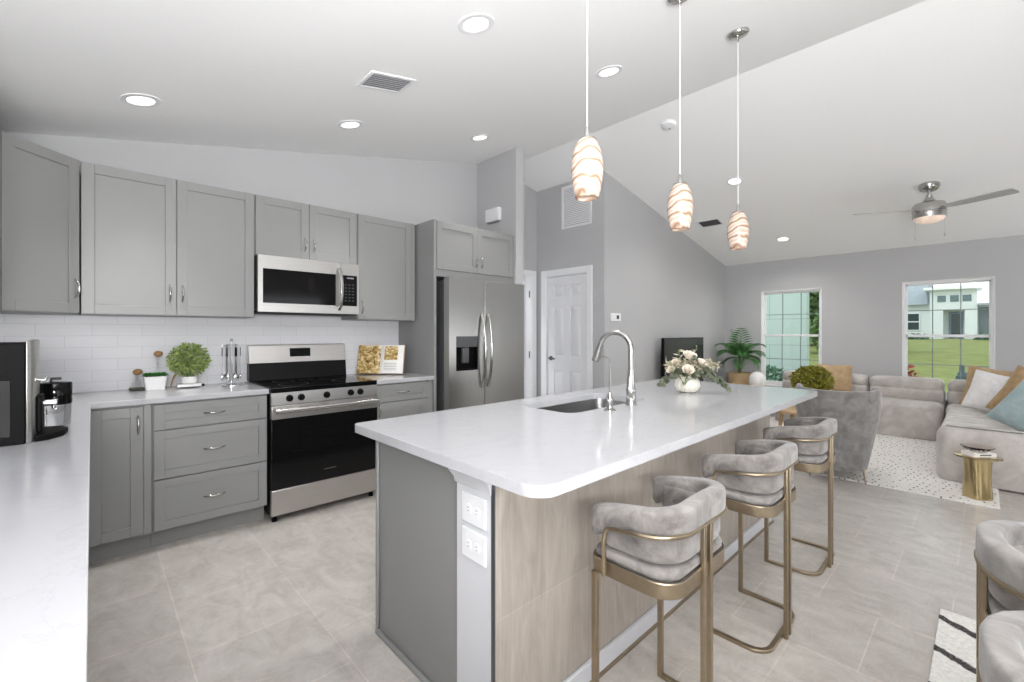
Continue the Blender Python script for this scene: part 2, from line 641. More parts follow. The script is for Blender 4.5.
fl = MB().box(XL - 0.12, XF + 0.15, -3.6, YH + 0.12, -0.10, 0).build('floor', M['floor'])
struct(fl, 'large staggered square floor tiles, beige grey', 'floor')
cm = MB()
for xa, xb in ((XL - 0.12, XR), (XR, XF + 0.15)):
    za, zb = zc(xa) if xa < XR else ZR, zc(xb) if xb > XR else ZR
    cm.rings([[(xa, -3.6, za), (xb, -3.6, zb), (xb, YH + 0.12, zb), (xa, YH + 0.12, za)],
              [(xa, -3.6, za + 0.12), (xb, -3.6, zb + 0.12), (xb, YH + 0.12, zb + 0.12), (xa, YH + 0.12, za + 0.12)]])
ceil = cm.build('ceiling', M['ceiling'])
struct(ceil, 'white vaulted ceiling with a ridge over the island', 'ceiling')


def gable_wall(name, mat, pts, y0, y1):
    """outline pts (x,z) counterclockwise, extruded in y"""
    mb = MB()
    mb.rings([[(x, y0, z) for x, z in pts], [(x, y1, z) for x, z in pts]])
    return mb.build(name, mat)


struct(gable_wall('wall_back', M['wall'], [(XL, 0), (3.305, 0), (3.305, zc(3.305) + .02), (XL, zc(XL) + .02)], YB, YB + 0.12), 'grey wall behind the range and kitchen cabinets', 'wall')
struct(MB().box(XL - 0.12, XL, -3.6, YB + 0.12, 0, zc(XL) + .02).build('wall_left', M['wall']), 'grey kitchen side wall behind the coffee counter', 'wall')
mb = MB()
mb.rings([[(3.193, y, 0), (3.305, y, 0), (3.305, y, zc(3.305) + .01), (3.193, y, zc(3.193) + .01)] for y in (3.33, YB)])
struct(mb.build('wall_fridge_side', M['wall']), 'short grey stub wall ending beside the refrigerator', 'wall')
# hall wall with a doorway
hx0, hx1, hz = 3.42, 4.245, 2.055
mb = MB()
pz = lambda x: zc(x) + .01
for pts in ([(3.305, 0), (hx0, 0), (hx0, hz), (3.305, hz)], [(hx1, 0), (XD + .12, 0), (XD + .12, hz), (hx1, hz)],
            [(3.305, hz), (XD + .12, hz), (XD + .12, pz(XD + .12)), (XR, pz(XR)), (3.305, pz(3.305))]):
    mb.rings([[(x, YH, z) for x, z in pts], [(x, YH + .12, z) for x, z in pts]])
struct(mb.build('wall_hall', M['wall']), 'narrow grey hall wall with a doorway beyond the refrigerator', 'wall')
struct(MB().box(3.30, XD, YH + .5, YH + .55, 0, 2.4).build('wall_hall_room', M['wall']), 'dim grey wall of the room beyond the hall doorway', 'wall')
# pantry-door wall, faces -X, with a door hole
dy0, dy1, dz = 3.265, 3.965, 2.03
mb = MB()
ztop = zc(XD) + .005
mb.box(XD, XD + .12, YT, dy0, 0, dz)
mb.box(XD, XD + .12, dy1, YH + .12, 0, dz)
mb.box(XD, XD + .12, YT, YH + .12, dz, ztop - .03)
mb.rings([[(XD, y, ztop - .03), (XD + .12, y, ztop - .03), (XD + .12, y, zc(XD + .12) + .005), (XD, y, ztop)] for y in (YT, YH + .12)])
struct(mb.build('wall_door', M['wall']), 'grey wall holding the white panel door and a return air grille', 'wall')
struct(gable_wall('wall_tv', M['wall'], [(XD + .12, 0), (XF + .15, 0), (XF + .15, zc(XF + .15) + .01), (XD + .12, zc(XD + .12) + .005)], YT, YT + .12), 'tall grey gable wall behind the television', 'wall')
# far wall with two window holes
W1 = (1.665, 2.475, 0.46, 1.95)
W2 = (-0.075, 0.755, 0.46, 1.96)
mb = MB()
ys = [-3.6, W2[0], W2[1], W1[0], W1[1], YT]
zt = zc(XF) + .01
for a, b in ((0, 1), (2, 3), (4, 5)):
    mb.box(XF, XF + .15, ys[a], ys[b], 0, zt)
for W in (W1, W2):
    mb.box(XF, XF + .15, W[0], W[1], 0, W[2])
    mb.box(XF, XF + .15, W[0], W[1], W[3], zt)
struct(mb.build('wall_far', M['wall']), 'grey living room wall with two white windows', 'wall')
# wall on the dining side with a wide patio opening
mb = MB()
for pts in ([(XL - .12, 0), (1.5, 0), (1.5, 2.1), (XL - .12, 2.1)], [(4.0, 0), (XF + .15, 0), (XF + .15, 2.1), (4.0, 2.1)],
            [(XL - .12, 2.1), (XF + .15, 2.1), (XF + .15, zc(XF + .15)), (XR, ZR), (XL - .12, zc(XL - .12))]):
    mb.rings([[(x, -3.72, z) for x, z in pts], [(x, -3.6, z) for x, z in pts]])
struct(mb.build('wall_dining', M['wall']), 'grey wall with a patio opening on the dining side', 'wall')
# tiled backsplash
bs = MB().box(XL + 0.002, 2.198, YB - 0.01, YB, 0.914, 1.43)
struct(bs.build('wall_backsplash', M['backsplash']), 'white glossy subway tile backsplash above the counter', 'backsplash')
bs = MB().box(XL, XL + 0.01, 0.2, YB - 0.011, 0.914, 1.43)
struct(bs.build('wall_backsplash_side', m_bricktile('white_subway_tile_side', rgb(218, 218, 221), 0.25, 0.075, rgb(204, 204, 206), 0.0022, 0.40, 'y')), 'white subway tile behind the coffee machine', 'backsplash')
# baseboards
for nm, b in (('baseboard_tv', (XD + .0, XF, YT - .014, YT - .001, 0, .12)), ('baseboard_far', (XF - .014, XF - .001, -2.5, YT - .015, 0, .12)),
              ('baseboard_door', (XD - .014, XD - .001, YT, 3.19, 0, .12))):
    struct(MB().box(*b).build(nm, M['trim'], bevel=.004), 'white baseboard along the ' + nm.split('_')[1] + ' wall', 'baseboard')


# ------------------------------------------------------------------ doors and windows
def panel_door_faces(mb, wd, ht, y=0.0, th=0.035):
    """six panel slab in local x (0..wd) z, front face at y (facing -y)"""
    st, mid = 0.105, 0.095
    pw = (wd - 2 * st - mid) / 2
    zs = [(0.20, 0.80), (0.98, 1.62), (1.74, ht - 0.105)]
    xs = [(st, st + pw), (st + pw + mid, wd - st)]
    cuts_x = [0, xs[0][0], xs[0][1], xs[1][0], xs[1][1], wd]
    cuts_z = [0] + [q for z in zs for q in z] + [ht]
    for i in range(5):
        for j in range(7):
            x0, x1, z0, z1 = cuts_x[i], cuts_x[i + 1], cuts_z[j], cuts_z[j + 1]
            if i in (1, 3) and j in (1, 3, 5):
                mb.box(x0, x1, y + .018, y + th, z0, z1)
                m = 0.030
                mb.rings([[(x0 + m * .55, y + .018, z0 + m * .55), (x1 - m * .55, y + .018, z0 + m * .55), (x1 - m * .55, y + .018, z1 - m * .55), (x0 + m * .55, y + .018, z1 - m * .55)],
                          [(x0 + m * 1.4, y + .003, z0 + m * 1.4), (x1 - m * 1.4, y + .003, z0 + m * 1.4), (x1 - m * 1.4, y + .003, z1 - m * 1.4), (x0 + m * 1.4, y + .003, z1 - m * 1.4)]], cap0=False)
            else:
                mb.box(x0, x1, y, y + th, z0, z1)
    return mb


# door_1: pantry door (slab faces -X)
d1 = thing('door_1', 'white six panel interior door with a dark lever handle', 'door', (XD, 3.615, 0))
struct(d1, d1['label'], 'door')
mb = panel_door_faces(MB(), dy1 - dy0 - .044, dz - .03)
rot = Matrix.Translation((XD + .02, dy1 - .022, 0.008)) @ Matrix.Rotation(R(-90), 4, 'Z')
mb.xform(rot).build('door_slab', M['door'], d1, bevel=.002)
mb = MB()
for y0, y1, z0, z1 in ((dy0 - .062, dy0 + .02, 0, dz + .07), (dy1 - .02, dy1 + .062, 0, dz + .07), (dy0 + .02, dy1 - .02, dz - .012, dz + .07)):
    mb.box(XD - .018, XD - .0005, y0, y1, z0, z1)
for y0, y1, z0, z1 in ((dy0, dy0 + .02, 0, dz), (dy1 - .02, dy1, 0, dz), (dy0, dy1, dz - .018, dz)):
    mb.box(XD - .0005, XD + .12, y0, y1, z0, z1)
mb.build('door_casing', M['trim'], d1, bevel=.004)
hd = MB().lathe([(0.028, 0), (0.028, -.012)], (XD + .02, dy1 - .085, 0.96), 16, 'x').tube([(XD + .015, dy1 - .085, .96), (XD - .03, dy1 - .085, .96), (XD - .036, dy1 - .10, .96), (XD - .036, dy1 - .19, .957)], .009)
tag(hd.build('door_handle', M['darksteel'], d1, smooth=True), 'dark metal lever handle')
# door_2: hall doorway casing with open door
d2 = thing('door_2', 'white cased doorway in the hall with its door swung open', 'door', (3.83, YH, 0))
struct(d2, d2['label'], 'door')
mb = MB()
for x0, x1, z0, z1 in ((hx0 - .06, hx0 + .02, 0, hz + .055), (hx1 - .012, hx1 + .068, 0, hz + .055), (hx0 + .02, hx1 - .012, hz - .012, hz + .055)):
    mb.box(x0, x1, YH - .018, YH - .0005, z0, z1)
for x0, x1, z0, z1 in ((hx0, hx0 + .02, 0, hz), (hx1 - .02, hx1, 0, hz), (hx0, hx1, hz - .018, hz)):
    mb.box(x0, x1, YH - .0005, YH + .119, z0, z1)
mb.build('door_casing', M['trim'], d2, bevel=.004)
mb = panel_door_faces(MB(), 0.40, hz - .03)
mb.xform(Matrix.Translation((hx1 - .06, YH + .50, 0.01)) @ Matrix.Rotation(R(-90), 4, 'Z')).build('door_slab', M['door'], d2, bevel=.002)
mb = MB()
for z in (.25, 1.0, 1.8):
    mb.tube([(hx1 - .027, YH + .02, z - .045), (hx1 - .027, YH + .02, z + .045)], .007, 8)
mb.build('hinge', M['darksteel'], d2, smooth=True)


def window(name, W, label, cx):
    y0, y1, z0, z1 = W
    root = thing(name, label, 'window', (XF, (y0 + y1) / 2, z0))
    struct(root, label, 'window')
    zm = z0 + (z1 - z0) * 0.527
    mb = MB()
    f = .028
    for a in ((y0, y0 + f, z0, z1), (y1 - f, y1, z0, z1), (y0 + f, y1 - f, z1 - f, z1), (y0 + f, y1 - f, z0, z0 + f)):
        mb.box(XF + .03, XF + .11, *a)
    # reveal liner
    for a in ((y0 - .006, y0 + .004, z0, z1), (y1 - .004, y1 + .006, z0, z1), (y0, y1, z1 - .004, z1 + .006)):
        mb.box(XF - .004, XF + .03, *a)
    mb.build('window_frame', M['trim'], root, bevel=.003)
    sl = MB().box(XF - .05, XF + .03, y0 - .03, y1 + .03, z0 - .03, z0 + .002)
    sl.build('window_sill', M['trim'], root, bevel=.004)
    for nm, xo, za, zb in (('upper_sash', XF + .075, zm - .018, z1 - f), ('lower_sash', XF + .045, z0 + f, zm + .018)):
        mb = MB()
        ya, yb = y0 + f, y1 - f
        fr = .026
        for a in ((ya, ya + fr * .6, za, zb), (yb - fr * .6, yb, za, zb), (ya, yb, zb - fr * (1.3 if nm[0] == 'l' else .7), zb), (ya, yb, za, za + fr * 1.3)):
            mb.box(xo, xo + .028, *a)
        sash = mb.build(nm, M['trim'], root, bevel=.002)
        mb = MB()
        for k in (1, 2):
            yy = ya + (yb - ya) * k / 3
            mb.box(xo + .010, xo + .018, yy - .0055, yy + .0055, za + fr, zb - fr * .7)
        zz = (za + zb) / 2
        mb.box(xo + .0105, xo + .0175, ya + fr * .6, yb - fr * .6, zz - .005, zz + .005)
        tag(mb.build('muntin', vary('backlit_muntin', rgb(128, 140, 144), .03, 5, .5), sash), 'thin grid bars greyed as if backlit')  # grey colour paints in the backlit darkness of the bars
        MB().box(xo + .013, xo + .015, ya, yb, za, zb).build('glass_pane', M['pane'], sash)
    return root


window('window_1', W1, 'white sash window between the palm and the tan pillow', 0)
window('window_2', W2, 'white sash window over the sofa looking at the lawn and house', 0)

# ------------------------------------------------------------------ kitchen cabinets


def shaker(mb, x0, x1, z0, z1, y, th=.02, rail=.057, rec=.008):
    mb.box(x0, x0 + rail, y, y + th, z0, z1)
    mb.box(x1 - rail, x1, y, y + th, z0, z1)
    mb.box(x0 + rail, x1 - rail, y, y + th, z1 - rail, z1)
    mb.box(x0 + rail, x1 - rail, y, y + th, z0, z0 + rail)
    mb.box(x0 + rail, x1 - rail, y + rec, y + th, z0 + rail, z1 - rail)
    return mb


def pull(parent, x, y, z, length=.11, vert=True, proj=.028):
    pts = []
    for i in range(11):
        t = i / 10
        o = (t - .5) * length
        p = math.sin(math.pi * t) ** .6 * proj
        pts.append((x, y - p, z + o) if vert else (x + o, y - p, z))
    o = MB().tube(pts, [.0045 + .002 * math.sin(math.pi * i / 10) for i in range(11)], 8).build('handle', M['nickel'], parent, smooth=True)
    return o


def door_part(root, name, x0, x1, z0, z1, y, handle=None, vert=True, rail=.057):
    d = shaker(MB(), x0, x1, z0, z1, y, rail=rail).build(name, M['cab'], root, bevel=.0012, seg=1)
    if handle:
        pull(d, handle[0], y, handle[1], vert=vert, length=handle[2] if len(handle) > 2 else .11)
    return d


g = .002
ub, ut = 1.405, 2.30
YU = 3.62
# double-door wall cabinet
c = thing('wall_cabinet', 'tall grey wall cabinet with two doors left of the microwave', 'cabinet', (.40, 3.8, ub))
box('cabinet_body', M['cab'], c, -.046, .856, YU + .0205, YB - .011, ub, ut, .001)
door_part(c, 'door', -.044, .404 - g, ub + .004, ut - .004, YU, (.368, 1.55))
door_part(c, 'door', .404 + g, .853, ub + .004, ut - .004, YU, (.434, 1.55))
# cabinet over the microwave
c = thing('wall_cabinet', 'short grey wall cabinet with two doors above the microwave', 'cabinet', (1.24, 3.8, 1.86))
box('cabinet_body', M['cab'], c, .860, 1.622, YU + .0205, YB - .011, 1.862, ut, .001)
door_part(c, 'door', .865, 1.236 - g, 1.866, ut - .004, YU, (1.203, 1.975, .10))
door_part(c, 'door', 1.236 + g, 1.617, 1.866, ut - .004, YU, (1.27, 1.975, .10))
# single door wall cabinet right of the microwave
c = thing('wall_cabinet', 'single door grey wall cabinet between microwave and refrigerator surround', 'cabinet', (1.9, 3.8, ub))
box('cabinet_body', M['cab'], c, 1.627, 2.176, YU + .0205, YB - .011, ub, ut, .001)
door_part(c, 'door', 1.633, 2.135, ub + .004, ut - .004, YU, (1.665, 1.51))
box('filler_strip', M['cab'], c, 2.139, 2.176, YU + .004, YU + .021, ub, ut)
# corner diagonal wall cabinet, built facing -y then turned 45 degrees
c = thing('corner_wall_cabinet', 'grey diagonal wall cabinet filling the corner over the coffee machine', 'cabinet', (0, 0, 0))
ln = math.hypot(.266, .284)
hl = ln / 2
d = door_part(c, 'door', -hl + .002, hl - .003, ub + .004, ut - .004, 0, (hl - .03, 1.55))
mid = Vector((-.187, 3.472))
inv = Matrix.Rotation(R(-45), 4, 'Z')
outl = [(-.324, 3.352), (-.05, 3.626), (-.05, YB - .011), (XL + .011, YB - .011), (XL + .011, 3.352)]
lo = []
for x, y in outl:
    v = inv @ Vector((x - mid.x, y - mid.y, 0))
    lo.append((v.x, v.y + (.0205 if v.y < .05 else 0)))
MB().prism(lo, ub, ut).build('cabinet_body', M['cab'], c)
c.location = (mid.x, mid.y, 0)
c.rotation_euler = (0, 0, R(45))
# left run wall cabinet (faces +X)
c = thing('wall_cabinet', 'grey wall cabinet on the side wall beside the corner cabinet', 'cabinet', (0, 0, 0))
box('cabinet_body', M['cab'], c, -.45, .45, .0205, .309, ub, ut, .001)
door_part(c, 'door', -.448, -g, ub + .004, ut - .004, 0, (-.035, 1.55))
door_part(c, 'door', g, .448, ub + .004, ut - .004, 0, (.035, 1.55))
c.location = (-.33, 2.895, 0)
c.rotation_euler = (0, 0, R(90))

# refrigerator surround
c = thing('refrigerator_surround', 'grey cabinet surround with two doors above the steel refrigerator', 'cabinet', (2.7, 3.66, 0))
box('side_panel', M['cab'], c, 2.200, 2.226, 3.34, YB - .001, 0, ut, .001)
box('cabinet_body', M['cab'], c, 2.2265, 3.19, 3.361, YB - .001, 1.80, ut, .001)
door_part(c, 'door', 2.232, 2.700 - g, 1.862, ut - .012, 3.34, (2.668, 1.965, .10))
door_part(c, 'door', 2.700 + g, 3.168, 1.862, ut - .012, 3.34, (2.738, 1.965, .10))

# base cabinets
KB = .114
c = thing('base_cabinet', 'grey base cabinet with one door in the counter corner', 'cabinet', (.12, 3.6, 0))
box('cabinet_body', M['cab'], c, -.03, .2585, 3.3805, YB - .001, KB, .880, .001)
box('toe_kick', M['cab'], c, -.03, .2585, 3.45, 3.47, 0, KB)
door_part(c, 'door', -.018, .218, KB + .008, .866, 3.36, (.195, .76))
box('filler_strip', M['cab'], c, .222, .256, 3.366, 3.38, KB, .879)
c = thing('drawer_base_cabinet', 'grey base cabinet with three drawers left of the range', 'cabinet', (.57, 3.6, 0))
box('cabinet_body', M['cab'], c, .2605, .874, 3.3805, YB - .001, KB, .880, .001)
box('toe_kick', M['cab'], c, .2605, .874, 3.45, 3.47, 0, KB)
for z0, z1 in ((.718, .868), (.424, .712), (.120, .418)):
    door_part(c, 'drawer', .267, .870, z0, z1, 3.36, (.569, (z0 + z1) / 2 + .0, .115), vert=False, rail=.05)
c = thing('base_cabinet', 'grey base cabinet with a drawer over a door beside the refrigerator', 'cabinet', (1.93, 3.6, 0))
box('cabinet_body', M['cab'], c, 1.652, 2.199, 3.3805, YB - .001, KB, .880, .001)
box('toe_kick', M['cab'], c, 1.652, 2.199, 3.45, 3.47, 0, KB)
door_part(c, 'drawer', 1.657, 2.150, .728, .868, 3.36, (1.91, .80, .115), vert=False, rail=.045)
door_part(c, 'door', 1.657, 2.150, .120, .722, 3.36, (1.69, .66))
box('filler_strip', M['cab'], c, 2.154, 2.199, 3.366, 3.38, KB, .879)
c = thing('base_cabinet', 'grey base cabinet run under the long white side counter', 'cabinet', (0, 0, 0))
box('cabinet_body', M['cab'], c, -1.1, 1.1, .0205, .599, KB, .880, .001)
box('toe_kick', M['cab'], c, -1.1, 1.1, .075, .095, 0, KB)
for k in range(4):
    door_part(c, 'door', -1.098 + k * .55, -.552 + k * .55, KB + .006, .868, 0, (-1.06 + k * .55 if k % 2 else -.59 + k * .55, .75))
c.location = (-.048, 2.24, 0)
c.rotation_euler = (0, 0, R(90))

# worktops
outer = [(XL + .001, .55), (-.004, .55), (-.004, 3.33), (.876, 3.33), (.876, YB - .0105), (XL + .001, YB - .0105)]
t = MB().plate(outer, [], .8805, .914).build('countertop', M['quartz'], bevel=.003)
tag(t, 'long L shaped white quartz countertop holding the coffee machine', 'countertop')
t = MB().box(1.654, 2.1985, 3.33, YB - .0105, .8805, .914).build('countertop', M['quartz'], bevel=.003)
tag(t, 'small white quartz countertop under the open cookbook', 'countertop')

# ------------------------------------------------------------------ island
isl = thing('kitchen_island', 'grey kitchen island with a tiled bar side and white outlet post', 'island', (2.15, 1.42, 0))
box('end_panel', M['cab'], isl, .905, .925, 1.21, 1.806, 0, .88, .002)
box('cabinet_body', M['cab'], isl, .926, 3.37, 1.21, 1.784, .10, .66)
box('end_panel', M['cab'], isl, 3.371, 3.39, 1.21, 1.806, 0, .88, .002)
box('toe_kick', M['cab'], isl, .926, 3.39, 1.25, 1.72, 0, .10)
mb = MB()
mb.box(.888, .905, 1.205, 1.806, 0, .022)
mb.box(.893, .905, 1.792, 1.813, 0.022, .88)
mb.build('edge_molding', M['cab'], isl, bevel=.006)
box('outlet_post', M['post'], isl, .886, 1.02, 1.031, 1.209, 0, .88, .002)
mb = MB()
prof = [(0, .80), (.006, .805), (.008, .82), (.022, .845), (.026, .86), (.026, .88)]
mb.rings([[(.886 - o, 1.209 + o * .9, z), (.886 - o, 1.031 - o * .2, z), (1.02, 1.031 - o * .2, z), (1.02, 1.209 + o * .9, z)] for o, z in prof])
mb.build('crown_molding', M['post'], isl, bevel=.001)
box('tile_cladding', M['porcelain'], isl, .8885, 3.40, 1.018, 1.0305, .0, .88)
box('tile_edge_trim', M['darksteel'], isl, .8840, .8885, 1.016, 1.0305, 0, .88)
box('bar_wall', M['cab'], isl, 1.021, 3.39, 1.031, 1.209, 0, .88)
for k in range(4):
    door_part(isl, 'door', .935 + k * .61, 1.54 + k * .61, .115, .87, 1.785 - .0)
mb = MB().box(.89, 3.40, 1.002, 1.0178, 0, .075)
tag(mb.build('base_trim', M['post'], isl, bevel=.003), 'white base strip')
tag(MB().box(.89, 3.40, .992, 1.0018, 0.0, .010).build('gold_edge_strip', M['gold'], isl), 'thin gold strip')

hole = rrect(1.64, 2.34, 1.335, 1.69, .07)
top = MB().plate(rrect(.80, 3.49, .75, 1.83, [.03, .03, .07, .05], 8), [hole], .8805, .914).build('island_countertop', M['quartz'], bevel=.004, loc=(0, 0, 0))
tag(top, 'large white quartz island top with a sink cut into it', 'countertop')
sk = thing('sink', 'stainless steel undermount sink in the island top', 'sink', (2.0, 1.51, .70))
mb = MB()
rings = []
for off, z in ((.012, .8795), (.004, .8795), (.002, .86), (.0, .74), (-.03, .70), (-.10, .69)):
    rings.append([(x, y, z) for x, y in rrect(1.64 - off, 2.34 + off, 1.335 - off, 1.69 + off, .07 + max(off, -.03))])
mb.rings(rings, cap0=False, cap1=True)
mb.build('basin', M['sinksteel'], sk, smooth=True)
MB().lathe([(.045, .6905), (.045, .693), (.03, .694), (.028, .6915)], (2.0, 1.51, 0), 20).build('drain', M['chrome'], sk, smooth=True)

# faucet
fx, fy = 2.075, 1.285
fc = thing('faucet', 'tall brushed steel gooseneck faucet on the island', 'faucet', (fx, fy, .914))
MB().lathe([(.029, .9145), (.029, .922), (.026, .926), (.0255, .985), (.027, .992), (.024, 1.0), (.0185, 1.06), (.0165, 1.10)], (fx, fy, 0), 20).build('body', M['nickel'], fc, smooth=True)
dirv = Vector((-.20, .97, 0)).normalized()
pts, rr = [], []
rad = .088
for i in range(5):
    pts.append(Vector((fx, fy, 1.09 + i * .03)))
ca = Vector((fx, fy, 1.21)) + dirv * rad
for i in range(1, 15):
    a = R(180 - i * 12)
    pts.append(ca + dirv * rad * math.cos(a) + Vector((0, 0, rad * math.sin(a))))
MB().tube(pts, .0145, 14).build('neck', M['nickel'], fc, smooth=True)
e0 = pts[-1]
dn = (pts[-1] - pts[-2]).normalized()
MB().tube([e0 - dn * .002, e0 + dn * .03, e0 + dn * .085, e0 + dn * .095], [.0155, .017, .022, .019], 14).build('spray_head', M['nickel'], fc, smooth=True)
lv = Vector((-.75, -.3, 0)).normalized()
b0 = Vector((fx, fy, .966))
MB().tube([b0 + lv * .02, b0 + lv * .05], .017, 12).tube([b0 + lv * .042, b0 + lv * .052 + Vector((0, 0, .02)), b0 + lv * .050 + Vector((0, 0, .05)), b0 + lv * .040 + Vector((0, 0, .105))], [.009, .009, .0065, .005], 10).build('lever', M['nickel'], fc, smooth=True)
# filtered water tap
wx, wy = 1.86, 1.27
wt = thing('water_tap', 'slim steel drinking water tap standing left of the faucet', 'faucet', (wx, wy, .914))
MB().lathe([(.03, .9145), (.03, .917), (.014, .926), (.011, .94), (.017, .955), (.018, .97), (.011, .985), (.009, 1.0)], (wx, wy, 0), 18).build('body', M['nickel'], wt, smooth=True)
pts = [Vector((wx, wy, .995)), Vector((wx, wy, 1.08)), Vector((wx, wy, 1.15))]
for i in range(1, 11):
    a = R(180 - i * 17)
    pts.append(Vector((wx - .028 * .3 * (1 + math.cos(a)), wy + .028 * (1 + math.cos(a)), 1.15 + .028 * math.sin(a))))
MB().tube(pts, .0042, 8).build('spout', M['nickel'], wt, smooth=True)
MB().tube([(wx - .008, wy, .962), (wx - .03, wy - .004, .966), (wx - .032, wy - .004, .985)], .005, 8).build('lever', M['nickel'], wt, smooth=True)

# outlets on the post
for i, (zc0, lab) in enumerate(((.735, 'upper white double outlet on the island post'), (.622, 'lower white double outlet on the island post'))):
    o = thing('wall_outlet', lab, 'outlet', (.885, 1.112, zc0), 'outlets on the island post')
    MB().box(.878, .8858, 1.112 - .060, 1.112 + .060, zc0 - .047, zc0 + .047).build('cover_plate', M['plate'], o, bevel=.003)
    for dy in (-.021, .021):
        r = MB().lathe([(.0155, 0), (.0155, -.0025)], (.8778, 1.112 + dy, zc0), 16, 'x').build('receptacle', M['plate'], o, bevel=.0006)
        mb = MB()
        for q in (-.0055, .0055):
            mb.box(.8749, .8754, 1.112 + dy - .004, 1.112 + dy + .004, zc0 + q - .0011, zc0 + q + .0011)
        mb.build('slot', M['grey_slot'], r)

# ------------------------------------------------------------------ microwave
mw = thing('microwave', 'stainless over-the-range microwave with a black glass door', 'microwave', (1.24, 3.75, 1.447))
x0, x1, z0, z1, yf = .866, 1.616, 1.447, 1.858, 3.57
box('housing', M['darksteel'], mw, x0, x1, yf + .03, YB - .011, z0 + .012, z1, .003)
mb = MB()
xs, xw0, xw1, zw0, zw1 = 1.462, .898, 1.425, 1.512, 1.762
for a in ((x0, xs - .001, zw1, z1), (x0, xs - .001, z0, zw0), (x0, xw0, zw0, zw1), (xw1, xs - .001, zw0, zw1)):
    mb.box(a[0], a[1], yf, yf + .0295, a[2], a[3])
dr = mb.build('door', M['steel'], mw)
MB().box(xw0, xw1, yf + .004, yf + .029, zw0, zw1).build('door_glass', M['blackglass'], dr)
pts = [(1.447, yf - .004, 1.475), (1.449, yf - .035, 1.50), (1.452, yf - .052, 1.60), (1.452, yf - .056, 1.65), (1.452, yf - .052, 1.70), (1.449, yf - .035, 1.79), (1.447, yf - .004, 1.815)]
MB().flatbar(pts, .026, .014, (1, 0, 0)).build('door_handle', M['nickel'], dr, bevel=.005)
mb = MB()
for a in ((xs + .001, x1, zw1, z1), (xs + .001, x1, z0, zw0), (1.600, x1, zw0, zw1)):
    mb.box(a[0], a[1], yf, yf + .0295, a[2], a[3])
pn = mb.build('control_panel', M['steel'], mw)
MB().box(xs + .001, 1.600, yf + .001, yf + .029, zw0, zw1).build('keypad', M['black'], pn)
mb = MB()
for r_ in range(6):
    for k in range(3):
        mb.box(1.497 + k * .03, 1.513 + k * .03, yf - .0002, yf + .0012, 1.55 + r_ * .026, 1.559 + r_ * .026)
MB().box(1.515, 1.572, yf - .0002, yf + .0012, 1.735, 1.745).build('clock_display', M['grey_slot'], pn)
mb.build('key_markings', M['slot'], pn)
box('vent_base', M['black'], mw, x0 + .01, x1 - .01, yf + .02, YB - .012, z0 - .006, z0 + .0115)

# ------------------------------------------------------------------ range
rg = thing('range', 'freestanding electric range with stainless front and black glass oven door', 'oven', (1.26, 3.6, 0))
x0, x1, yf = .883, 1.645, 3.30
box('range_body', M['blackmatte'], rg, x0 + .002, x1 - .002, yf + .045, 3.945, .045, .884)
ck = MB().prism(rrect(x0 - .002, x1 + .002, yf + .002, 3.90, .012), .8845, .919).build('cooktop', M['blackglass'], rg, bevel=.004)
mb = MB()
for bx, by, br in ((1.08, 3.48, .10), (1.45, 3.48, .085), (1.08, 3.72, .075), (1.45, 3.72, .10), (1.265, 3.76, .05)):
    mb.lathe([(br, .9195), (br - .003, .9195)], (bx, by, 0), 40, cap0=False, cap1=False)
mb.build('burner_ring', M['darksteel'], rg)
mb = MB()
mb.rings([[(x, yf + .004, .884), (x, yf + .0, .80), (x, yf + .044, .80), (x, yf + .044, .884)] for x in (x0, x1)])
cp = mb.build('control_panel', M['steel'], rg, bevel=.002)
for kx in (.997, 1.074, 1.251, 1.430, 1.505):
    k = MB().lathe([(.024, 0), (.024, -.006), (.019, -.008), (.0175, -.028), (.015, -.031)], (kx, yf + .006, .842), 20, 'y').box(kx - .0045, kx + .0045, yf - .034, yf - .012, .824, .860)
    k.build('knob', M['black'], cp, smooth=True)
mb = MB()
mb.box(x0, x1, yf, yf + .044, .705, .796)
dr = mb.build('oven_door', M['steel'], rg, bevel=.003)
tag(MB().box(x0, x1, yf, yf + .044, .226, .7045).build('door_glass', M['blackglass'], dr, bevel=.002), 'black glass')
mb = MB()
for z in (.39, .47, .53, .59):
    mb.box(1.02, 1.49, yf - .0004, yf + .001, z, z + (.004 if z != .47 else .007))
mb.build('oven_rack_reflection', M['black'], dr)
MB().box(1.23, 1.32, yf - .0004, yf + .001, .30, .306).build('maker_mark', M['ink'], dr)
h = MB()
for hx in (x0 + .045, x1 - .045):
    h.box(hx - .016, hx + .016, yf - .045, yf + .004, .752, .778)
h.tube([(x0 + .014, yf - .048, .765), (x1 - .014, yf - .048, .765)], .017, 14)
h.build('oven_handle', M['nickel'], dr, smooth=True)
MB().box(x0, x1, yf + .002, yf + .044, .048, .222).build('storage_drawer', M['steel'], rg, bevel=.004)
for lx in (x0 + .03, x1 - .03):
    for ly in (yf + .05, 3.9):
        MB().lathe([(.018, 0), (.018, .02), (.01, .022), (.01, .046)], (lx, ly, 0), 12).build('foot', M['black'], rg, smooth=True)
bgd = MB()
bgd.rings([[(x, 3.86, .9195), (x, 3.875, 1.06), (x, 3.945, 1.06), (x, 3.945, .9195)] for x in (x0 - .004, x1 - .012)])
bgd = bgd.build('backguard', M['blackmatte'], rg, bevel=.003)
mb = MB()
mb.rings([[(x, 3.872, 1.055), (x, 3.878, 1.075), (x, 3.900, 1.195), (x, 3.93, 1.20), (x, 3.95, 1.20), (x, 3.95, 1.055)] for x in (x0 - .006, x1 - .010)])
pnl = mb.build('backguard_panel', M['steel'], bgd, bevel=.004)
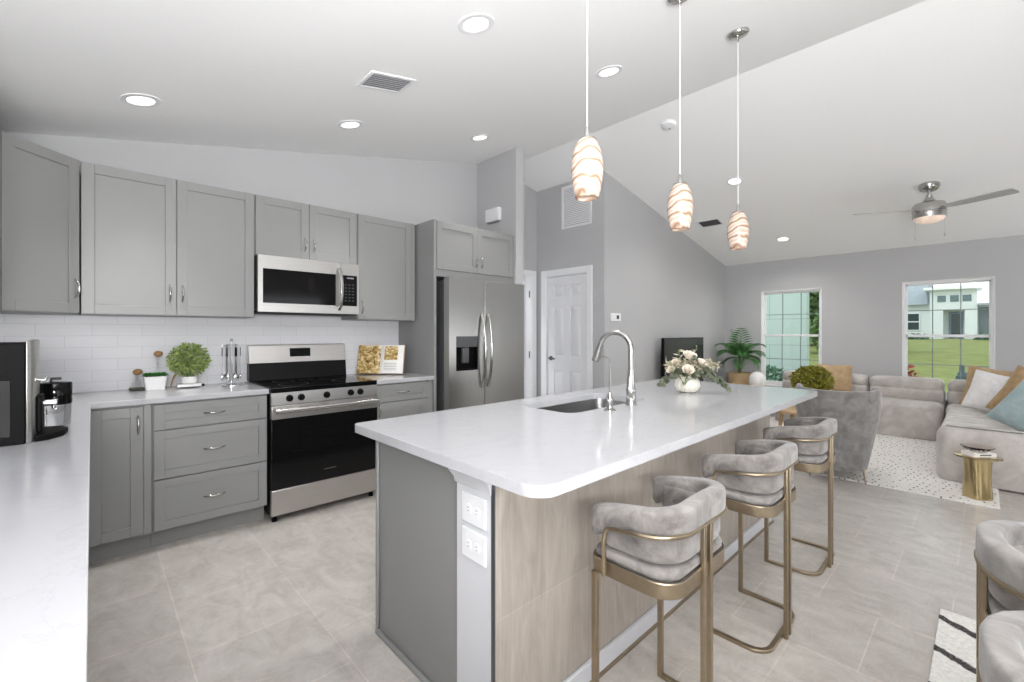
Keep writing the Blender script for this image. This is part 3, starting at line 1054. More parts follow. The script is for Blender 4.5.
MB().rings([[(x, 3.8885, 1.10), (x, 3.8955, 1.168), (x, 3.91, 1.168), (x, 3.91, 1.10)] for x in (1.175, 1.335)]).xform(Matrix.Translation((0, -.008, 0))).build('clock_display', M['blackglass'], pnl)

# ------------------------------------------------------------------ refrigerator
fr = thing('refrigerator', 'stainless side by side refrigerator with a dispenser in one door', 'refrigerator', (2.71, 3.56, 0))
x0, xm, x1, yf, zt = 2.256, 2.656, 3.176, 3.19, 1.777
box('cabinet_shell', M['darksteel'], fr, x0 + .004, x1 - .004, yf + .082, 3.93, .03, zt - .02, .004)
box('base_grille', M['black'], fr, x0 + .01, x1 - .01, yf + .06, yf + .082, .03, .10)
dx0, dx1, dz0, dz1 = 2.332, 2.576, .955, 1.262
mb = MB()
for a in ((x0, xm - .003, dz1, zt), (x0, xm - .003, .10, dz0), (x0, dx0, dz0, dz1), (dx1, xm - .003, dz0, dz1)):
    mb.box(a[0], a[1], yf, yf + .075, a[2], a[3])
fd = mb.build('freezer_door', M['steelv'], fr)
rd = MB().box(xm + .003, x1, yf, yf + .075, .10, zt).build('refrigerator_door', M['steelv'], fr, bevel=.006)
dp = MB().box(dx0, dx1, yf + .055, yf + .074, dz0, dz1)
dp.box(dx0, dx1, yf + .003, yf + .055, dz0, dz0 + .012)
dp.box(dx0, dx0 + .006, yf + .003, yf + .055, dz0, dz1).box(dx1 - .006, dx1, yf + .003, yf + .055, dz0, dz1)
dp = dp.build('dispenser_recess', M['black'], fd)
MB().box(dx0, dx1, yf - .001, yf + .055, 1.165, dz1).build('dispenser_display', M['darksteel'], dp, bevel=.002)
MB().box(2.42, 2.49, yf + .02, yf + .05, 1.02, 1.164).build('dispenser_paddle', M['darksteel'], dp, bevel=.004)
for hx, par in ((2.618, fd), (2.694, rd)):
    pts = []
    for i in range(15):
        q = i / 14
        s_ = math.sin(math.pi * q)
        pts.append((hx, yf - .006 - .055 * s_ ** .7, .79 + .68 * q))
    MB().tube(pts, [.012 + .003 * math.sin(math.pi * i / 14) for i in range(15)], 12).build('door_handle', M['nickel'], par, smooth=True)

# ------------------------------------------------------------------ counter items
# coffee machine
cmx = thing('coffee_machine', 'black and silver espresso machine on the side counter', 'coffee machine', (-.30, 2.36, .914))
z = .9145
box('housing', M['black'], cmx, -.46, -.166, 2.262, 2.52, z, 1.262, .004)
mbx = MB().prism([(-.1655, 2.266), (-.152, 2.275), (-.146, 2.30), (-.146, 2.50), (-.1655, 2.516)], z, 1.272)
mbx.build('front_panel', M['steel'], cmx, bevel=.004)
MB().box(-.40, -.200, 2.2595, 2.2625, .945, 1.135).build('side_hatch', M['blackmatte'], cmx, bevel=.001)
mb = MB().prism([(-.1455, 2.28), (-.11, 2.295), (-.075, 2.35), (-.066, 2.43), (-.085, 2.485), (-.1455, 2.50)], z, .9345)
mb.build('drip_tray', M['black'], cmx, bevel=.003)
MB().box(-.1455, -.130, 2.33, 2.46, .94, 1.07).build('spout_column', M['black'], cmx, bevel=.006)
MB().box(-.135, -.092, 2.365, 2.43, 1.032, 1.050).tube([(-.103, 2.38, 1.032), (-.103, 2.38, 1.015)], .006, 10).tube([(-.103, 2.415, 1.032), (-.103, 2.415, 1.015)], .006, 10).build('coffee_spout', M['chrome'], cmx, bevel=.003)
MB().tube([(-.145, 2.38, 1.125), (-.125, 2.38, 1.122), (-.118, 2.38, 1.135)], .005, 8).build('brew_button', M['chrome'], cmx, smooth=True)
# milk carafe standing on the tray side
cf = thing('milk_carafe', 'clear milk carafe with black lid beside the coffee machine', 'carafe', (-.10, 2.62, .9145))
cx, cy = -.112, 2.66
MB().lathe([(.046, .9145), (.048, .92), (.050, 1.00)], (cx, cy, 0), 24).build('jug', M['glass'], cf, smooth=True)
MB().lathe([(.051, 1.0005), (.053, 1.006), (.053, 1.085), (.050, 1.09), (.02, 1.094)], (cx, cy, 0), 24).build('lid', M['blackglass'], cf, smooth=True)
MB().tube([(cx - .01, cy, 1.092), (cx - .01, cy, 1.106), (cx + .02, cy, 1.106)], .006, 8).build('lid_knob', M['darksteel'], cf, smooth=True)

# cruets
def cruet(x, y, label, h, oil):
    o = thing('oil_cruet', label, 'bottle', (x, y, .9145))
    zb = .9145
    gl = MB()
    outer = [(.040, 0), (.046, .005), (.045, .018), (.028, .045), (.011, .07), (.008, h), (.010, h + .004)]
    gl.lathe([(r, zb + q) for r, q in outer], (x, y, 0), 24).build('flask', M['thinglass'], o, smooth=True)
    if oil:
        MB().lathe([(.034, zb + .003), (.043, zb + .006), (.0445, zb + .012)], (x, y, 0), 24).build('oil', M['bowlg'], o, smooth=True)
    MB().sphere((x, y, zb + h + .022), .026, 16, (1, 1, .8)).build('wooden_stopper', M['walnut'], o, smooth=True)


cruet(.222, 3.86, 'short glass cruet with a wooden ball stopper and olive liquid', .098, True)
cruet(.335, 3.92, 'tall glass cruet with a wooden ball stopper behind the white planter', .213, False)

# white planter with succulents
o = thing('potted_succulent', 'green succulents in a small white square planter by the backsplash', 'plant', (.335, 3.83, .9145))
mb = MB()
pr = [(.0, .052, .9145), (.0, .062, 1.0), (.0, .058, 1.0), (0, .056, .985)]
mb.rings([[(.31 + x, 3.83 + y, z_) for x, y in rrect(-a, a, -a * .7, a * .7, .012, 3)] for _, a, z_ in pr])
mb.build('planter', M['whitecer'], o, smooth=True)


def leaf_cloud(n, c, rad, size, seed, squash=(1, 1, 1), shell=0.45, long=1.6):
    r2 = random.Random(seed)
    mb = MB()
    for i in range(n):
        while True:
            v = Vector((r2.uniform(-1, 1), r2.uniform(-1, 1), r2.uniform(-1, 1)))
            if shell < v.length < 1:
                break
        p = Vector(c) + Vector((v.x * rad * squash[0], v.y * rad * squash[1], v.z * rad * squash[2]))
        a = Vector((r2.gauss(0, 1), r2.gauss(0, 1), r2.gauss(0, .6))) + v * 1.2
        a.normalize()
        b = a.orthogonal().normalized()
        b = Matrix.Rotation(r2.uniform(0, 6.28), 3, a) @ b
        s_ = size * r2.uniform(.7, 1.25)
        q = a.cross(b)
        mb.poly([p, p + a * s_ * long * .5 + b * s_ * .42 + q * s_ * .12, p + a * s_ * long, p + a * s_ * long * .5 - b * s_ * .42 + q * s_ * .12])
    return mb


mb = MB()
r2 = random.Random(3)
for k in range(5):
    c0 = Vector((.31 + (k - 2) * .023, 3.83 + r2.uniform(-.018, .018), 1.0))
    for j in range(26):
        a = j * 2.4
        el = .1 + j * .055
        d = Vector((math.cos(a) * math.cos(el), math.sin(a) * math.cos(el), math.sin(el)))
        ln_ = .042 - j * .0005
        sdv = d.cross(Vector((0, 0, 1))).normalized() * .008
        mb.poly([c0, c0 + d * ln_ * .6 + sdv, c0 + d * ln_, c0 + d * ln_ * .6 - sdv])
mb.build('succulent_leaves', M['succ'], o, recalc=False)
MB().box(.262, .358, 3.797, 3.863, .976, .984).build('soil', M['soil'], o)
wsp = MB().tube([(.392, 3.83, .918), (.405, 3.83, .975), (.425, 3.83, 1.02)], [.004, .0045, .007], 8).sphere((.391, 3.83, .921), .006, 8)
tag(wsp.build('wooden_scoop', M['walnut'], smooth=True, loc=(.385, 3.83, .9145)), 'small wooden scoop leaning beside the white planter', 'spoon')

# herb on stand
o = tag(thing('display_stand', 'thin white stand with a dark knob under the potted herb', 'stand', (.495, 3.82, .9145)))
MB().box(.425, .575, 3.76, 3.88, .922, .940).build('board', M['whitecer'], o, bevel=.003)
for dx in (.44, .56):
    for dy in (3.775, 3.865):
        MB().lathe([(.006, .9145), (.006, .9218)], (dx, dy, 0), 10).build('foot', M['chrome'], o)
MB().lathe([(.009, 0), (.009, -.012), (.006, -.014)], (.567, 3.7595, .931), 14, 'y').build('knob', M['black'], o, smooth=True)
o = thing('potted_herb', 'bushy green herb in a white pot on the thin stand', 'plant', (.495, 3.82, .9405))
MB().lathe([(.038, .9405), (.046, .945), (.049, .99), (.045, .99), (.043, .97)], (.495, 3.82, 0), 24).build('pot', M['whitecer'], o, smooth=True)
leaf_cloud(1700, (.495, 3.82, 1.105), .118, .0135, 11, (1, .9, .95), .2).build('foliage', M['herb'], o, recalc=False)
mb = MB()
for k in range(9):
    a = k * .7
    mb.tube([(.495 + .02 * math.cos(a), 3.82 + .02 * math.sin(a), .97), (.495 + .05 * math.cos(a), 3.82 + .05 * math.sin(a), 1.07)], .0015, 5)
mb.build('stem', M['stem'], o)

# utensil carousel
ux, uy = .735, 3.74
o = thing('utensil_stand', 'chrome carousel stand for kitchen utensils beside the range', 'stand', (ux, uy, .9145))
MB().lathe([(.065, .9145), (.065, .920), (.02, .928), (.008, .932)], (ux, uy, 0), 28).build('base', M['chrome'], o, smooth=True)
MB().tube([(ux, uy, .925), (ux, uy, 1.235)], .005, 10).sphere((ux, uy, 1.242), .011, 12).build('post', M['chrome'], o, smooth=True)
mb = MB()
rp = [(ux + .052 * math.cos(2 * math.pi * i / 24), uy + .052 * math.sin(2 * math.pi * i / 24), 1.205) for i in range(25)]
mb.tube(rp, .0025, 6)
for k in range(3):
    a = k * 2.094
    mb.tube([(ux, uy, 1.205), (ux + .052 * math.cos(a), uy + .052 * math.sin(a), 1.205)], .0022, 6)
mb.build('hanging_ring', M['chrome'], o, smooth=True)
labs = ['steel ladle hanging at the wall side of the utensil carousel', 'steel spatula hanging on the utensil carousel toward the range',
        'steel slotted spoon hanging at the front of the utensil carousel', 'steel skimmer hanging on the utensil carousel toward the herb',
        'steel serving spoon hanging at the back corner of the utensil carousel', 'steel fork hanging at the rear of the utensil carousel']
for k in range(6):
    a = R(-90 + 60 * k + 20)
    hx, hy = ux + .056 * math.cos(a), uy + .056 * math.sin(a)
    u = thing('kitchen_utensil', labs[k], 'utensil', (hx, hy, .98), 'utensils on the carousel')
    MB().flatbar([(hx, hy, .99), (hx, hy, 1.10), (hx, hy, 1.212)], .010, .003, (math.sin(a), -math.cos(a), 0)).build('shaft', M['chrome'], u)
    MB().flatbar([(hx, hy, 1.125), (hx, hy, 1.19)], .013, .006, (math.sin(a), -math.cos(a), 0)).build('grip', M['black'] if k % 2 == 0 else M['darksteel'], u, bevel=.002)
    sc_ = ((1, .5, 1.2), (1, .25, 1.3), (1, .4, 1.2), (1.1, .5, 1.0), (.9, .4, 1.4), (.8, .3, 1.5))[k]
    mbu = MB().sphere((0, 0, 0), .020, 14, sc_)
    mbu.xform(Matrix.Translation((hx, hy, .978)) @ Matrix.Rotation(a + R(90), 4, 'Z')).build('bowl', M['chrome'], u, smooth=True)

# cookbook on stand
o = thing('cookbook', 'open cookbook with food photographs on a stand by the range', 'book', (0, 0, 0))
tl = Matrix.Translation((1.885, 3.75, .918)) @ Matrix.Rotation(R(-46), 4, 'Z') @ Matrix.Rotation(R(-15), 4, 'X') @ Matrix.Diagonal((1.30, 1.0, 1.27, 1))
CB = lambda m: m.xform(tl)
CB(MB().box(-.165, .168, .013, .019, .006, .215)).build('cover', M['walnut'], o, bevel=.001)
mb = MB()
mb.rings([[(-.163 + .0, .012, q), (-.16, .002, q), (-.10, -.004, q), (-.02, -.001, q), (0, .008, q), (0, .012, q)] for q in (.008, .213)])
lp = CB(mb).build('page_block', M['photo'], o)
tag(lp, 'page filled with a food photograph')
mb = MB()
mb.rings([[(0, .012, q), (0, .008, q), (.02, -.001, q), (.10, -.004, q), (.16, .002, q), (.163, .012, q)] for q in (.008, .213)])
rp = CB(mb).build('page_block', M['paper'], o)
CB(MB().box(.028, .122, -.0052, -.002, .105, .205)).build('page_picture', M['photo'], rp)
mb = MB()
for k in range(5):
    mb.box(.03, .118, -.0050, -.002, .03 + k * .012, .033 + k * .012)
CB(mb).build('printed_lines', M['grey_slot'], rp)
st = thing('cookbook_stand', 'dark wire stand holding the open cookbook', 'stand', (1.93, 3.8, .9145))
mb = MB()
for sx in (-.09, .09):
    p = [tl @ Vector(q) for q in ((sx, -.03, .004), (sx, -.03, -.0), (sx, .024, -.0), (sx, .026, .13))]
    mb.tube([tuple(q) for q in p], .003, 6)
    mb.tube([tuple(p[-1]), (p[-1].x + .05, p[-1].y + .05, .918)], .003, 6)
p0, p1 = tl @ Vector((-.09, .026, .13)), tl @ Vector((.09, .026, .13))
mb.tube([tuple(p0), tuple(p1)], .003, 6)
mb.build('frame', M['darksteel'], st, smooth=True)

# ------------------------------------------------------------------ wall fittings, ceiling fittings
o = thing('door_chime', 'white door chime box high on the stub wall above the refrigerator', 'door chime', (3.19, 3.655, 2.56))
MB().box(3.140, 3.1925, 3.545, 3.765, 2.495, 2.635).build('chime_cover', M['plate'], o, bevel=.012, seg=4)
MB().box(3.150, 3.192, 3.56, 3.75, 2.486, 2.4945).build('chime_base', M['grey_slot'], o)
o = thing('return_air_grille', 'large white return air grille on the wall above the panel door', 'vent', (XD, 3.45, 2.86))
gy0, gy1, gz0, gz1 = 3.215, 3.68, 2.595, 3.13
mb = MB()
for a in ((gy0, gy0 + .03, gz0, gz1), (gy1 - .03, gy1, gz0, gz1), (gy0 + .03, gy1 - .03, gz0, gz0 + .03), (gy0 + .03, gy1 - .03, gz1 - .03, gz1)):
    mb.box(XD - .012, XD - .0005, *a)
mb.build('frame', M['trim'], o, bevel=.003)
for k in range(22):
    zz = gz0 + .04 + k * .0215
    MB().rings([[(XD - .009, y, zz), (XD - .007, y, zz - .001), (XD - .001, y, zz + .015), (XD - .003, y, zz + .016)] for y in (gy0 + .03, gy1 - .03)]).build('louver', M['plate'], o)
o = thing('thermostat', 'small white thermostat with a dark screen on the television wall', 'thermostat', (4.56, YT, 1.48))
MB().box(4.46, 4.655, YT - .02, YT - .0005, 1.43, 1.525).build('cover', M['plate'], o, bevel=.004)
MB().box(4.565, 4.615, YT - .0212, YT - .018, 1.455, 1.50).build('screen', M['slot'], o)


def on_ceiling(mb, x, y):
    """orient local geometry (z up into ceiling, z=0 ceiling surface) onto the sloped ceiling"""
    sl = math.atan(.2055) if x < XR else -math.atan(.213)
    return mb.xform(Matrix.Translation((x, y, zc(x))) @ Matrix.Rotation(-sl, 4, 'Y'))


cans = [(.20, 3.24, 'recessed ceiling light nearest the corner wall cabinet'), (1.40, 3.24, 'recessed ceiling light above the range'),
        (2.60, 3.19, 'recessed ceiling light above the refrigerator'), (1.40, 1.75, 'large looking recessed ceiling light near the air vent over the island end'),
        (2.58, 1.77, 'recessed ceiling light between the first two pendant cords'), (5.23, 1.92, 'recessed ceiling light just behind the third pendant cord'),
        (7.04, 1.94, 'recessed ceiling light closest to the living room windows')]
for x, y, lab in cans:
    o = thing('recessed_light', lab, 'ceiling light', (x, y, zc(x)), 'recessed ceiling lights')
    on_ceiling(MB().lathe([(.092, -.0005), (.092, -.005), (.070, -.008), (.064, -.0045)], (0, 0, 0), 32, cap0=False, cap1=False), x, y).build('trim_ring', M['plate'], o, smooth=True)
    on_ceiling(MB().lathe([(.065, -.004), (.02, -.0045)], (0, 0, 0), 28, cap0=False), x, y).build('diffuser', M['led'], o)
    ld = bpy.data.lights.new('can_lamp', 'SPOT')
    ld.energy = CAN_POWER if x < 4 else CAN_POWER * 0.85
    ld.spot_size = R(68) if x < 4 else R(150)
    ld.spot_blend = 1.0
    ld.shadow_soft_size = .07
    ld.color = (1.0, .985, .965)
    lo_ = bpy.data.objects.new('can_lamp', ld)
    COL.objects.link(lo_)
    lo_.parent = o
    lo_.location = (0, 0, -.03)


def ceil_vent(x, y, sx, sy, lab, slat, n=7, ang=0):
    o = thing('ceiling_vent', lab, 'vent', (x, y, zc(x)))
    mb = MB()
    hx, hy, b = sx / 2, sy / 2, .022
    for a in ((-hx, hx, -hy, -hy + b), (-hx, hx, hy - b, hy), (-hx, -hx + b, -hy + b, hy - b), (hx - b, hx, -hy + b, hy - b)):
        mb.box(*a, -.008, -.0005)
    on_ceiling(mb, x, y).build('frame', M['plate'], o, bevel=.002)
    on_ceiling(MB().box(-hx + b, hx - b, -hy + b, hy - b, -.0025, -.0008), x, y).build('backing', M['grey_slot'] if slat == 'post' else M['slot'], o)
    for k in range(n):
        yy = -hy + b + (k + .5) * (sy - 2 * b) / n
        on_ceiling(MB().rings([[(q, yy + .007, -.003), (q, yy + .009, -.003), (q, yy - .001, -.0095), (q, yy - .003, -.0095)] for q in (-hx + b, hx - b)]), x, y).build('louver', M['plate'] if slat == 'post' else M['grey_slot'], o)


ceil_vent(1.31, 2.51, .30, .21, 'white slatted ceiling vent above the kitchen aisle', 'post')
ceil_vent(6.15, 2.58, .22, .30, 'dark slatted ceiling vent above the television', 'dark', 8)
o = thing('smoke_detector', 'round white smoke detector near the ceiling ridge', 'smoke detector', (3.95, 2.04, zc(3.95)))
on_ceiling(MB().lathe([(.068, -.0005), (.068, -.012), (.060, -.03), (.035, -.038), (.01, -.039)], (0, 0, 0), 28), 3.95, 2.04).build('detector_body', M['plate'], o, smooth=True)
on_ceiling(MB().lathe([(.008, -.039), (.006, -.047)], (.02, 0, 0), 10), 3.95, 2.04).build('sensor', M['grey_slot'], o)

# pendants
PZ0, PZ1 = 1.815, 2.035
for px, lab in ((1.386, 'swirled glass pendant lamp over the near end of the island'), (2.147, 'swirled glass pendant lamp over the middle of the island'), (2.912, 'swirled glass pendant lamp over the far end of the island')):
    py = 1.05
    o = thing('pendant_lamp', lab, 'pendant light', (px, py, PZ0), 'pendant lamps over the island')
    h = PZ1 - PZ0
    prof = [(.044, 0), (.052, .03), (.059, .07), (.062, .105), (.060, .14), (.054, .175), (.044, .20), (.034, h)]
    inner = [(max(r - .004, .01), q) for r, q in prof[::-1]]
    mbs = MB().lathe([(r, PZ0 + q) for r, q in prof] + [(r, PZ0 + q - .001) for r, q in inner], (px, py, 0), 32, cap0=False, cap1=False)
    sh = mbs.build('lamp_shade', M['shade'], o, smooth=True)
    MB().lathe([(.035, PZ1), (.033, PZ1 + .006), (.012, PZ1 + .012), (.006, PZ1 + .05), (.004, PZ1 + .055)], (px, py, 0), 20).build('socket_cap', M['nickel'], o, smooth=True)
    MB().tube([(px, py, PZ1 + .05), (px, py, zc(px) - .03)], .0022, 6).build('cord', M['plate'], o)
    on_ceiling(MB().lathe([(.062, -.0005), (.062, -.014), (.055, -.022), (.015, -.026)], (0, 0, 0), 28), px, py).build('ceiling_canopy', M['nickel'], o, smooth=True)
    MB().tube([(px, py, zc(px) - .06), (px, py, zc(px) - .02)], .006, 8).build('cord_grip', M['nickel'], o, smooth=True)
    MB().sphere((px, py, PZ0 + .10), .028, 12, (1, 1, 1.3)).build('bulb', M['led'], o, smooth=True)

# ceiling fan
fx, fy = 6.17, .39
o = thing('ceiling_fan', 'brushed nickel ceiling fan with three pale blades and a light', 'ceiling fan', (fx, fy, 2.42))
on_ceiling(MB().lathe([(.085, -.0005), (.085, -.02), (.07, -.045), (.03, -.055)], (0, 0, 0), 28), fx, fy).build('ceiling_canopy', M['nickel'], o, smooth=True)
MB().tube([(fx, fy, 2.60), (fx, fy, zc(fx) - .03)], .014, 12).lathe([(.055, 2.615), (.03, 2.66), (.016, 2.70)], (fx, fy, 0), 20).build('downrod', M['nickel'], o, smooth=True)
MB().lathe([(.10, 2.45), (.130, 2.455), (.133, 2.495), (.126, 2.50), (.126, 2.51), (.133, 2.515), (.133, 2.575), (.118, 2.60), (.05, 2.62)], (fx, fy, 0), 36).build('motor_housing', M['nickel'], o, smooth=True)
MB().lathe([(.02, 2.398), (.07, 2.408), (.108, 2.43), (.124, 2.4545)], (fx, fy, 0), 32).build('light_bowl', M['fanlight'], o, smooth=True)
for ang in (120, 243, 0):
    mb = MB()
    rs = []
    for q in (0.12, .17, .28, .61, .64, .65):
        hw = {0.12: .02, .17: .042, .28: .052, .61: .060, .64: .055, .65: .036}[q]
        rs.append([(q, -hw, -.004 + hw * .20), (q, hw, -.004 - hw * .20), (q, hw, .003 - hw * .20), (q, -hw, .003 + hw * .20)])
    mb.rings(rs)
    mb.xform(Matrix.Translation((fx, fy, 2.54)) @ Matrix.Rotation(R(ang), 4, 'Z'))
    b = mb.build('blade', vary('pale_grey_blade', rgb(178, 178, 178), .03, 6, .5) if ang == 120 else bpy.data.materials['pale_grey_blade'], o)
for dx, dy, l in ((-.07, .10, .20), (.06, -.11, .16)):
    ch = MB().tube([(fx + dx, fy + dy, 2.455), (fx + dx, fy + dy, 2.455 - l)], .0016, 5).lathe([(.004, 2.455 - l - .03), (.007, 2.455 - l - .02), (.004, 2.455 - l)], (fx + dx, fy + dy, 0), 10)
    ch.build('pull_chain', M['nickel'], o, smooth=True)

# ------------------------------------------------------------------ bar stools


def upath(hw, yf, yb, r, n=8):
    """U path, open to +y: from (-hw,yf) back to yb and to (hw,yf)"""
    pts = [(-hw, yf + (yb + r - yf) * i / 6) for i in range(6)]
    for i in range(n + 1):
        a = R(180 + 90 * i / n)
        pts.append((-hw + r + r * math.cos(a), yb + r + r * math.sin(a)))
    m = 4
    for i in range(1, m):
        pts.append((-hw + r + (2 * hw - 2 * r) * i / m, yb))
    for i in range(n + 1):
        a = R(270 + 90 * i / n)
        pts.append((hw - r + r * math.cos(a), yb + r + r * math.sin(a)))
    pts += [(hw, yb + r + (yf - yb - r) * (i + 1) / 6) for i in range(6)]
    return pts


def band(mb, path, zlo, zhi, th, n=14, pw=3.2, endround=3):
    """soft upholstered band swept along a plan path; zlo/zhi are functions of 0..1"""
    N = len(path)
    rs = []
    L = [0]
    for a, b in zip(path[:-1], path[1:]):
        L.append(L[-1] + math.dist(a, b))
    ext = []
    for i in range(N):
        t = L[i] / L[-1]
        p = Vector(path[i])
        d = (Vector(path[min(i + 1, N - 1)]) - Vector(path[max(i - 1, 0)])).normalized()
        o = Vector((d.y, -d.x))
        ext.append((t, p, d, o))
    e0, e1 = ext[0], ext[-1]
    full = []
    for k in range(endround):
        s_ = math.sin(math.pi / 2 * (k + .35) / endround)
        full.append((e0[0], e0[1] - e0[2] * th * .5 * (1 - (k + .35) / endround) * .9, e0[3], .35 + .65 * s_))
    full += [(t, p, o, 1.0) for t, p, d, o in ext]
    for k in range(endround)[::-1]:
        s_ = math.sin(math.pi / 2 * (k + .35) / endround)
        full.append((e1[0], e1[1] + e1[2] * th * .5 * (1 - (k + .35) / endround) * .9, e1[3], .35 + .65 * s_))
    for t, p, o, sc in full:
        zl, zh = zlo(t), zhi(t)
        zm, hh, ht = (zl + zh) / 2, (zh - zl) / 2 * (0.55 + .45 * sc), th / 2 * sc
        ring = []
        for k in range(n):
            a = 2 * math.pi * k / n
            ca, sa = math.cos(a), math.sin(a)
            u = math.copysign(abs(ca) ** (2 / pw), ca) * ht
            v = math.copysign(abs(sa) ** (2 / pw), sa) * hh
            ring.append((p.x + o.x * u, p.y + o.y * u, zm + v))
        rs.append(ring)
    return mb.rings(rs)


def cushion_from_outline(mb, outline_fn, z0, z1, r):
    """soft plate: outline_fn(inset) -> pts"""
    rs = []
    for k in range(4):
        a = R(90 * k / 3)
        rs.append([(x, y, z0 + r * .6 * (1 - math.sin(a))) for x, y in outline_fn(r * .5 * (1 - math.sin(a)) if k < 3 else 0)])
    rs = [[(x, y, z0) for x, y in outline_fn(r * .4)], [(x, y, z0 + r * .5) for x, y in outline_fn(0)]]
    for k in range(1, 5):
        a = R(90 * k / 4)
        rs.append([(x, y, z1 - r * .75 + r * .75 * math.sin(a)) for x, y in outline_fn(r * (1 - math.cos(a)))])
    rs.append([(x, y, z1 + r * .12) for x, y in outline_fn(r * 2.6)])
    return mb.rings(rs)


def make_stool(label, group, round_back=False):
    root = thing('bar_stool', label, 'bar stool', (0, 0, 0), group)
    hw, r = (.214, .095) if not round_back else (.235, .20)
    # floor base
    base = upath(.205, .14, -.104, .07)
    MB().flatbar([(x, y, .0075) for x, y in base], .014, .022).build('floor_frame', M['gold'], root, bevel=.003)
    for sx in (-1, 1):
        MB().box(sx * .205 - .010, sx * .205 + .010, .128, .146, .0, .552).build('leg', M['gold'], root, bevel=.0025)
    for sx in (-.022, .022):
        MB().box(sx - .0085, sx + .0085, -.132, -.117, .0, .722).build('back_post', M['gold'], root, bevel=.0025)
    # seat
    fn = lambda i: rrect(-.205 + i, .205 - i, -.122 + i, .165 - i, [max(.04 - i * .5, .01), max(.04 - i * .5, .01), max(.08 - i, .02), max(.08 - i, .02)], 8)
    MB().prism(fn(0), .547, .594).build('seat_frame', M['gold'], root, bevel=.004)
    seat = cushion_from_outline(MB(), lambda i: fn(i + .008), .5945, .622, .014).build('seat', M['velvet'], root, smooth=True)
    mbp = MB()
    op = fn(.003)
    mbp.tube([(x, y, .5955) for x, y in op + op[:1]], .0016, 6)
    tag(mbp.build('piping', M['slot'], seat, smooth=True), 'dark piping')
    top0 = .757 if not round_back else .735
    # upholstered band
    bp = upath(hw - .024, .135, -.110, r)
    zh = lambda t: top0 + .048 * (math.sin(math.pi * t) ** .8 if 0 < t < 1 else 0)
    zl = lambda t: top0 - .097 + .062 * (min(1, math.sin(math.pi * t) * 2.2) if 0 < t < 1 else 0)
    back = band(MB(), bp, zl, zh, .050, 18, 5.0).build('backrest', M['velvet'], root, smooth=True)
    ip = upath(hw - .034, .095, -.098, r - .01)
    band(MB(), ip, lambda t: .636, lambda t: top0 - .01, .042, 14, 4.5).build('inner_pad', M['velvet'], back, smooth=True)
    # gold rail under the band
    rp = upath(hw + .004, .085, -.131, r + .02)
    N = len(rp)
    rail = [(rp[0][0], rp[0][1] + .012, .555), (rp[0][0], rp[0][1] + .012, .66), (rp[0][0], rp[0][1] + .006, top0 - .066)]
    for i, (x, y) in enumerate(rp):
        t = i / (N - 1)
        rail.append((x, y, top0 - .054 + .024 * math.sin(math.pi * t)))
    rail += [(rp[-1][0], rp[-1][1] + .006, top0 - .066), (rp[-1][0], rp[-1][1] + .012, .66), (rp[-1][0], rp[-1][1] + .012, .555)]
    MB().tube(rail, .0065, 8).build('arm_rail', M['gold'], root, smooth=True)
    return root


gs = 'bar stools along the island'
st1 = make_stool('grey velvet bar stool with gold legs at the near end of the island', gs)
for sx, lab in ((2.164, 'grey velvet bar stool in the middle of the three along the island'), (2.990, 'grey velvet bar stool at the far end of the island by the armchair')):
    s2 = copy_tree(st1)
    s2.location = (sx, .704 if sx < 2.5 else .714, 0)
    s2['label'] = lab
st1.location = (1.358, .704, 0)
s4 = make_stool('grey velvet chair with curved back standing on the striped rug', 'chairs on the striped rug', True)
s5 = copy_tree(s4)
s4.location = (1.67, -.118, 0.011)
s4.rotation_euler = (0, 0, R(180 + 6))
s5.location = (1.10, -.128, 0.011)
s5.rotation_euler = (0, 0, R(180 + 6))
s5['label'] = 'grey velvet chair nearest the camera at the picture corner by striped rug'

# rugs
o = MB().box(.55, 2.885, -1.5, .145, .0005, .010).build('rug', M['striperug'], bevel=.003, loc=(1.7, -.7, 0))
o.data.transform(Matrix.Identity(4))
tag(o, 'white rug with ragged black stripes under the two curved chairs', 'rug')
o = MB().prism(rrect(4.82, 7.55, -.075, 2.45, .01, 2), .0005, .011).build('rug', M['dotrug'], bevel=.003, loc=(6.1, 1.2, 0))
tag(o, 'large white rug with small dark dashes in the living area', 'rug')

# ------------------------------------------------------------------ sofa modules


def soft_box(mb, x0, x1, y0, y1, z0, z1, r, n=4):
    """box with softly rounded upper edges"""
    rs = [[(x, y, z0) for x, y in rrect(x0 + r * .2, x1 - r * .2, y0 + r * .2, y1 - r * .2, r * .8, n)]]
    rs.append([(x, y, z0 + r * .4) for x, y in rrect(x0, x1, y0, y1, r, n)])
    for k in range(0, 6):
        a = R(90 * k / 5)
        i = r * (1 - math.cos(a))
        rs.append([(x, y, z1 - r + r * math.sin(a)) for x, y in rrect(x0 + i, x1 - i, y0 + i, y1 - i, max(r * (1.0 - .7 * k / 5), .004), n)])
    m = min(x1 - x0, y1 - y0) * .28
    rs.append([(x, y, z1 + r * .10) for x, y in rrect(x0 + m, x1 - m, y0 + m, y1 - m, r * .3, n)])
    return mb.rings(rs)


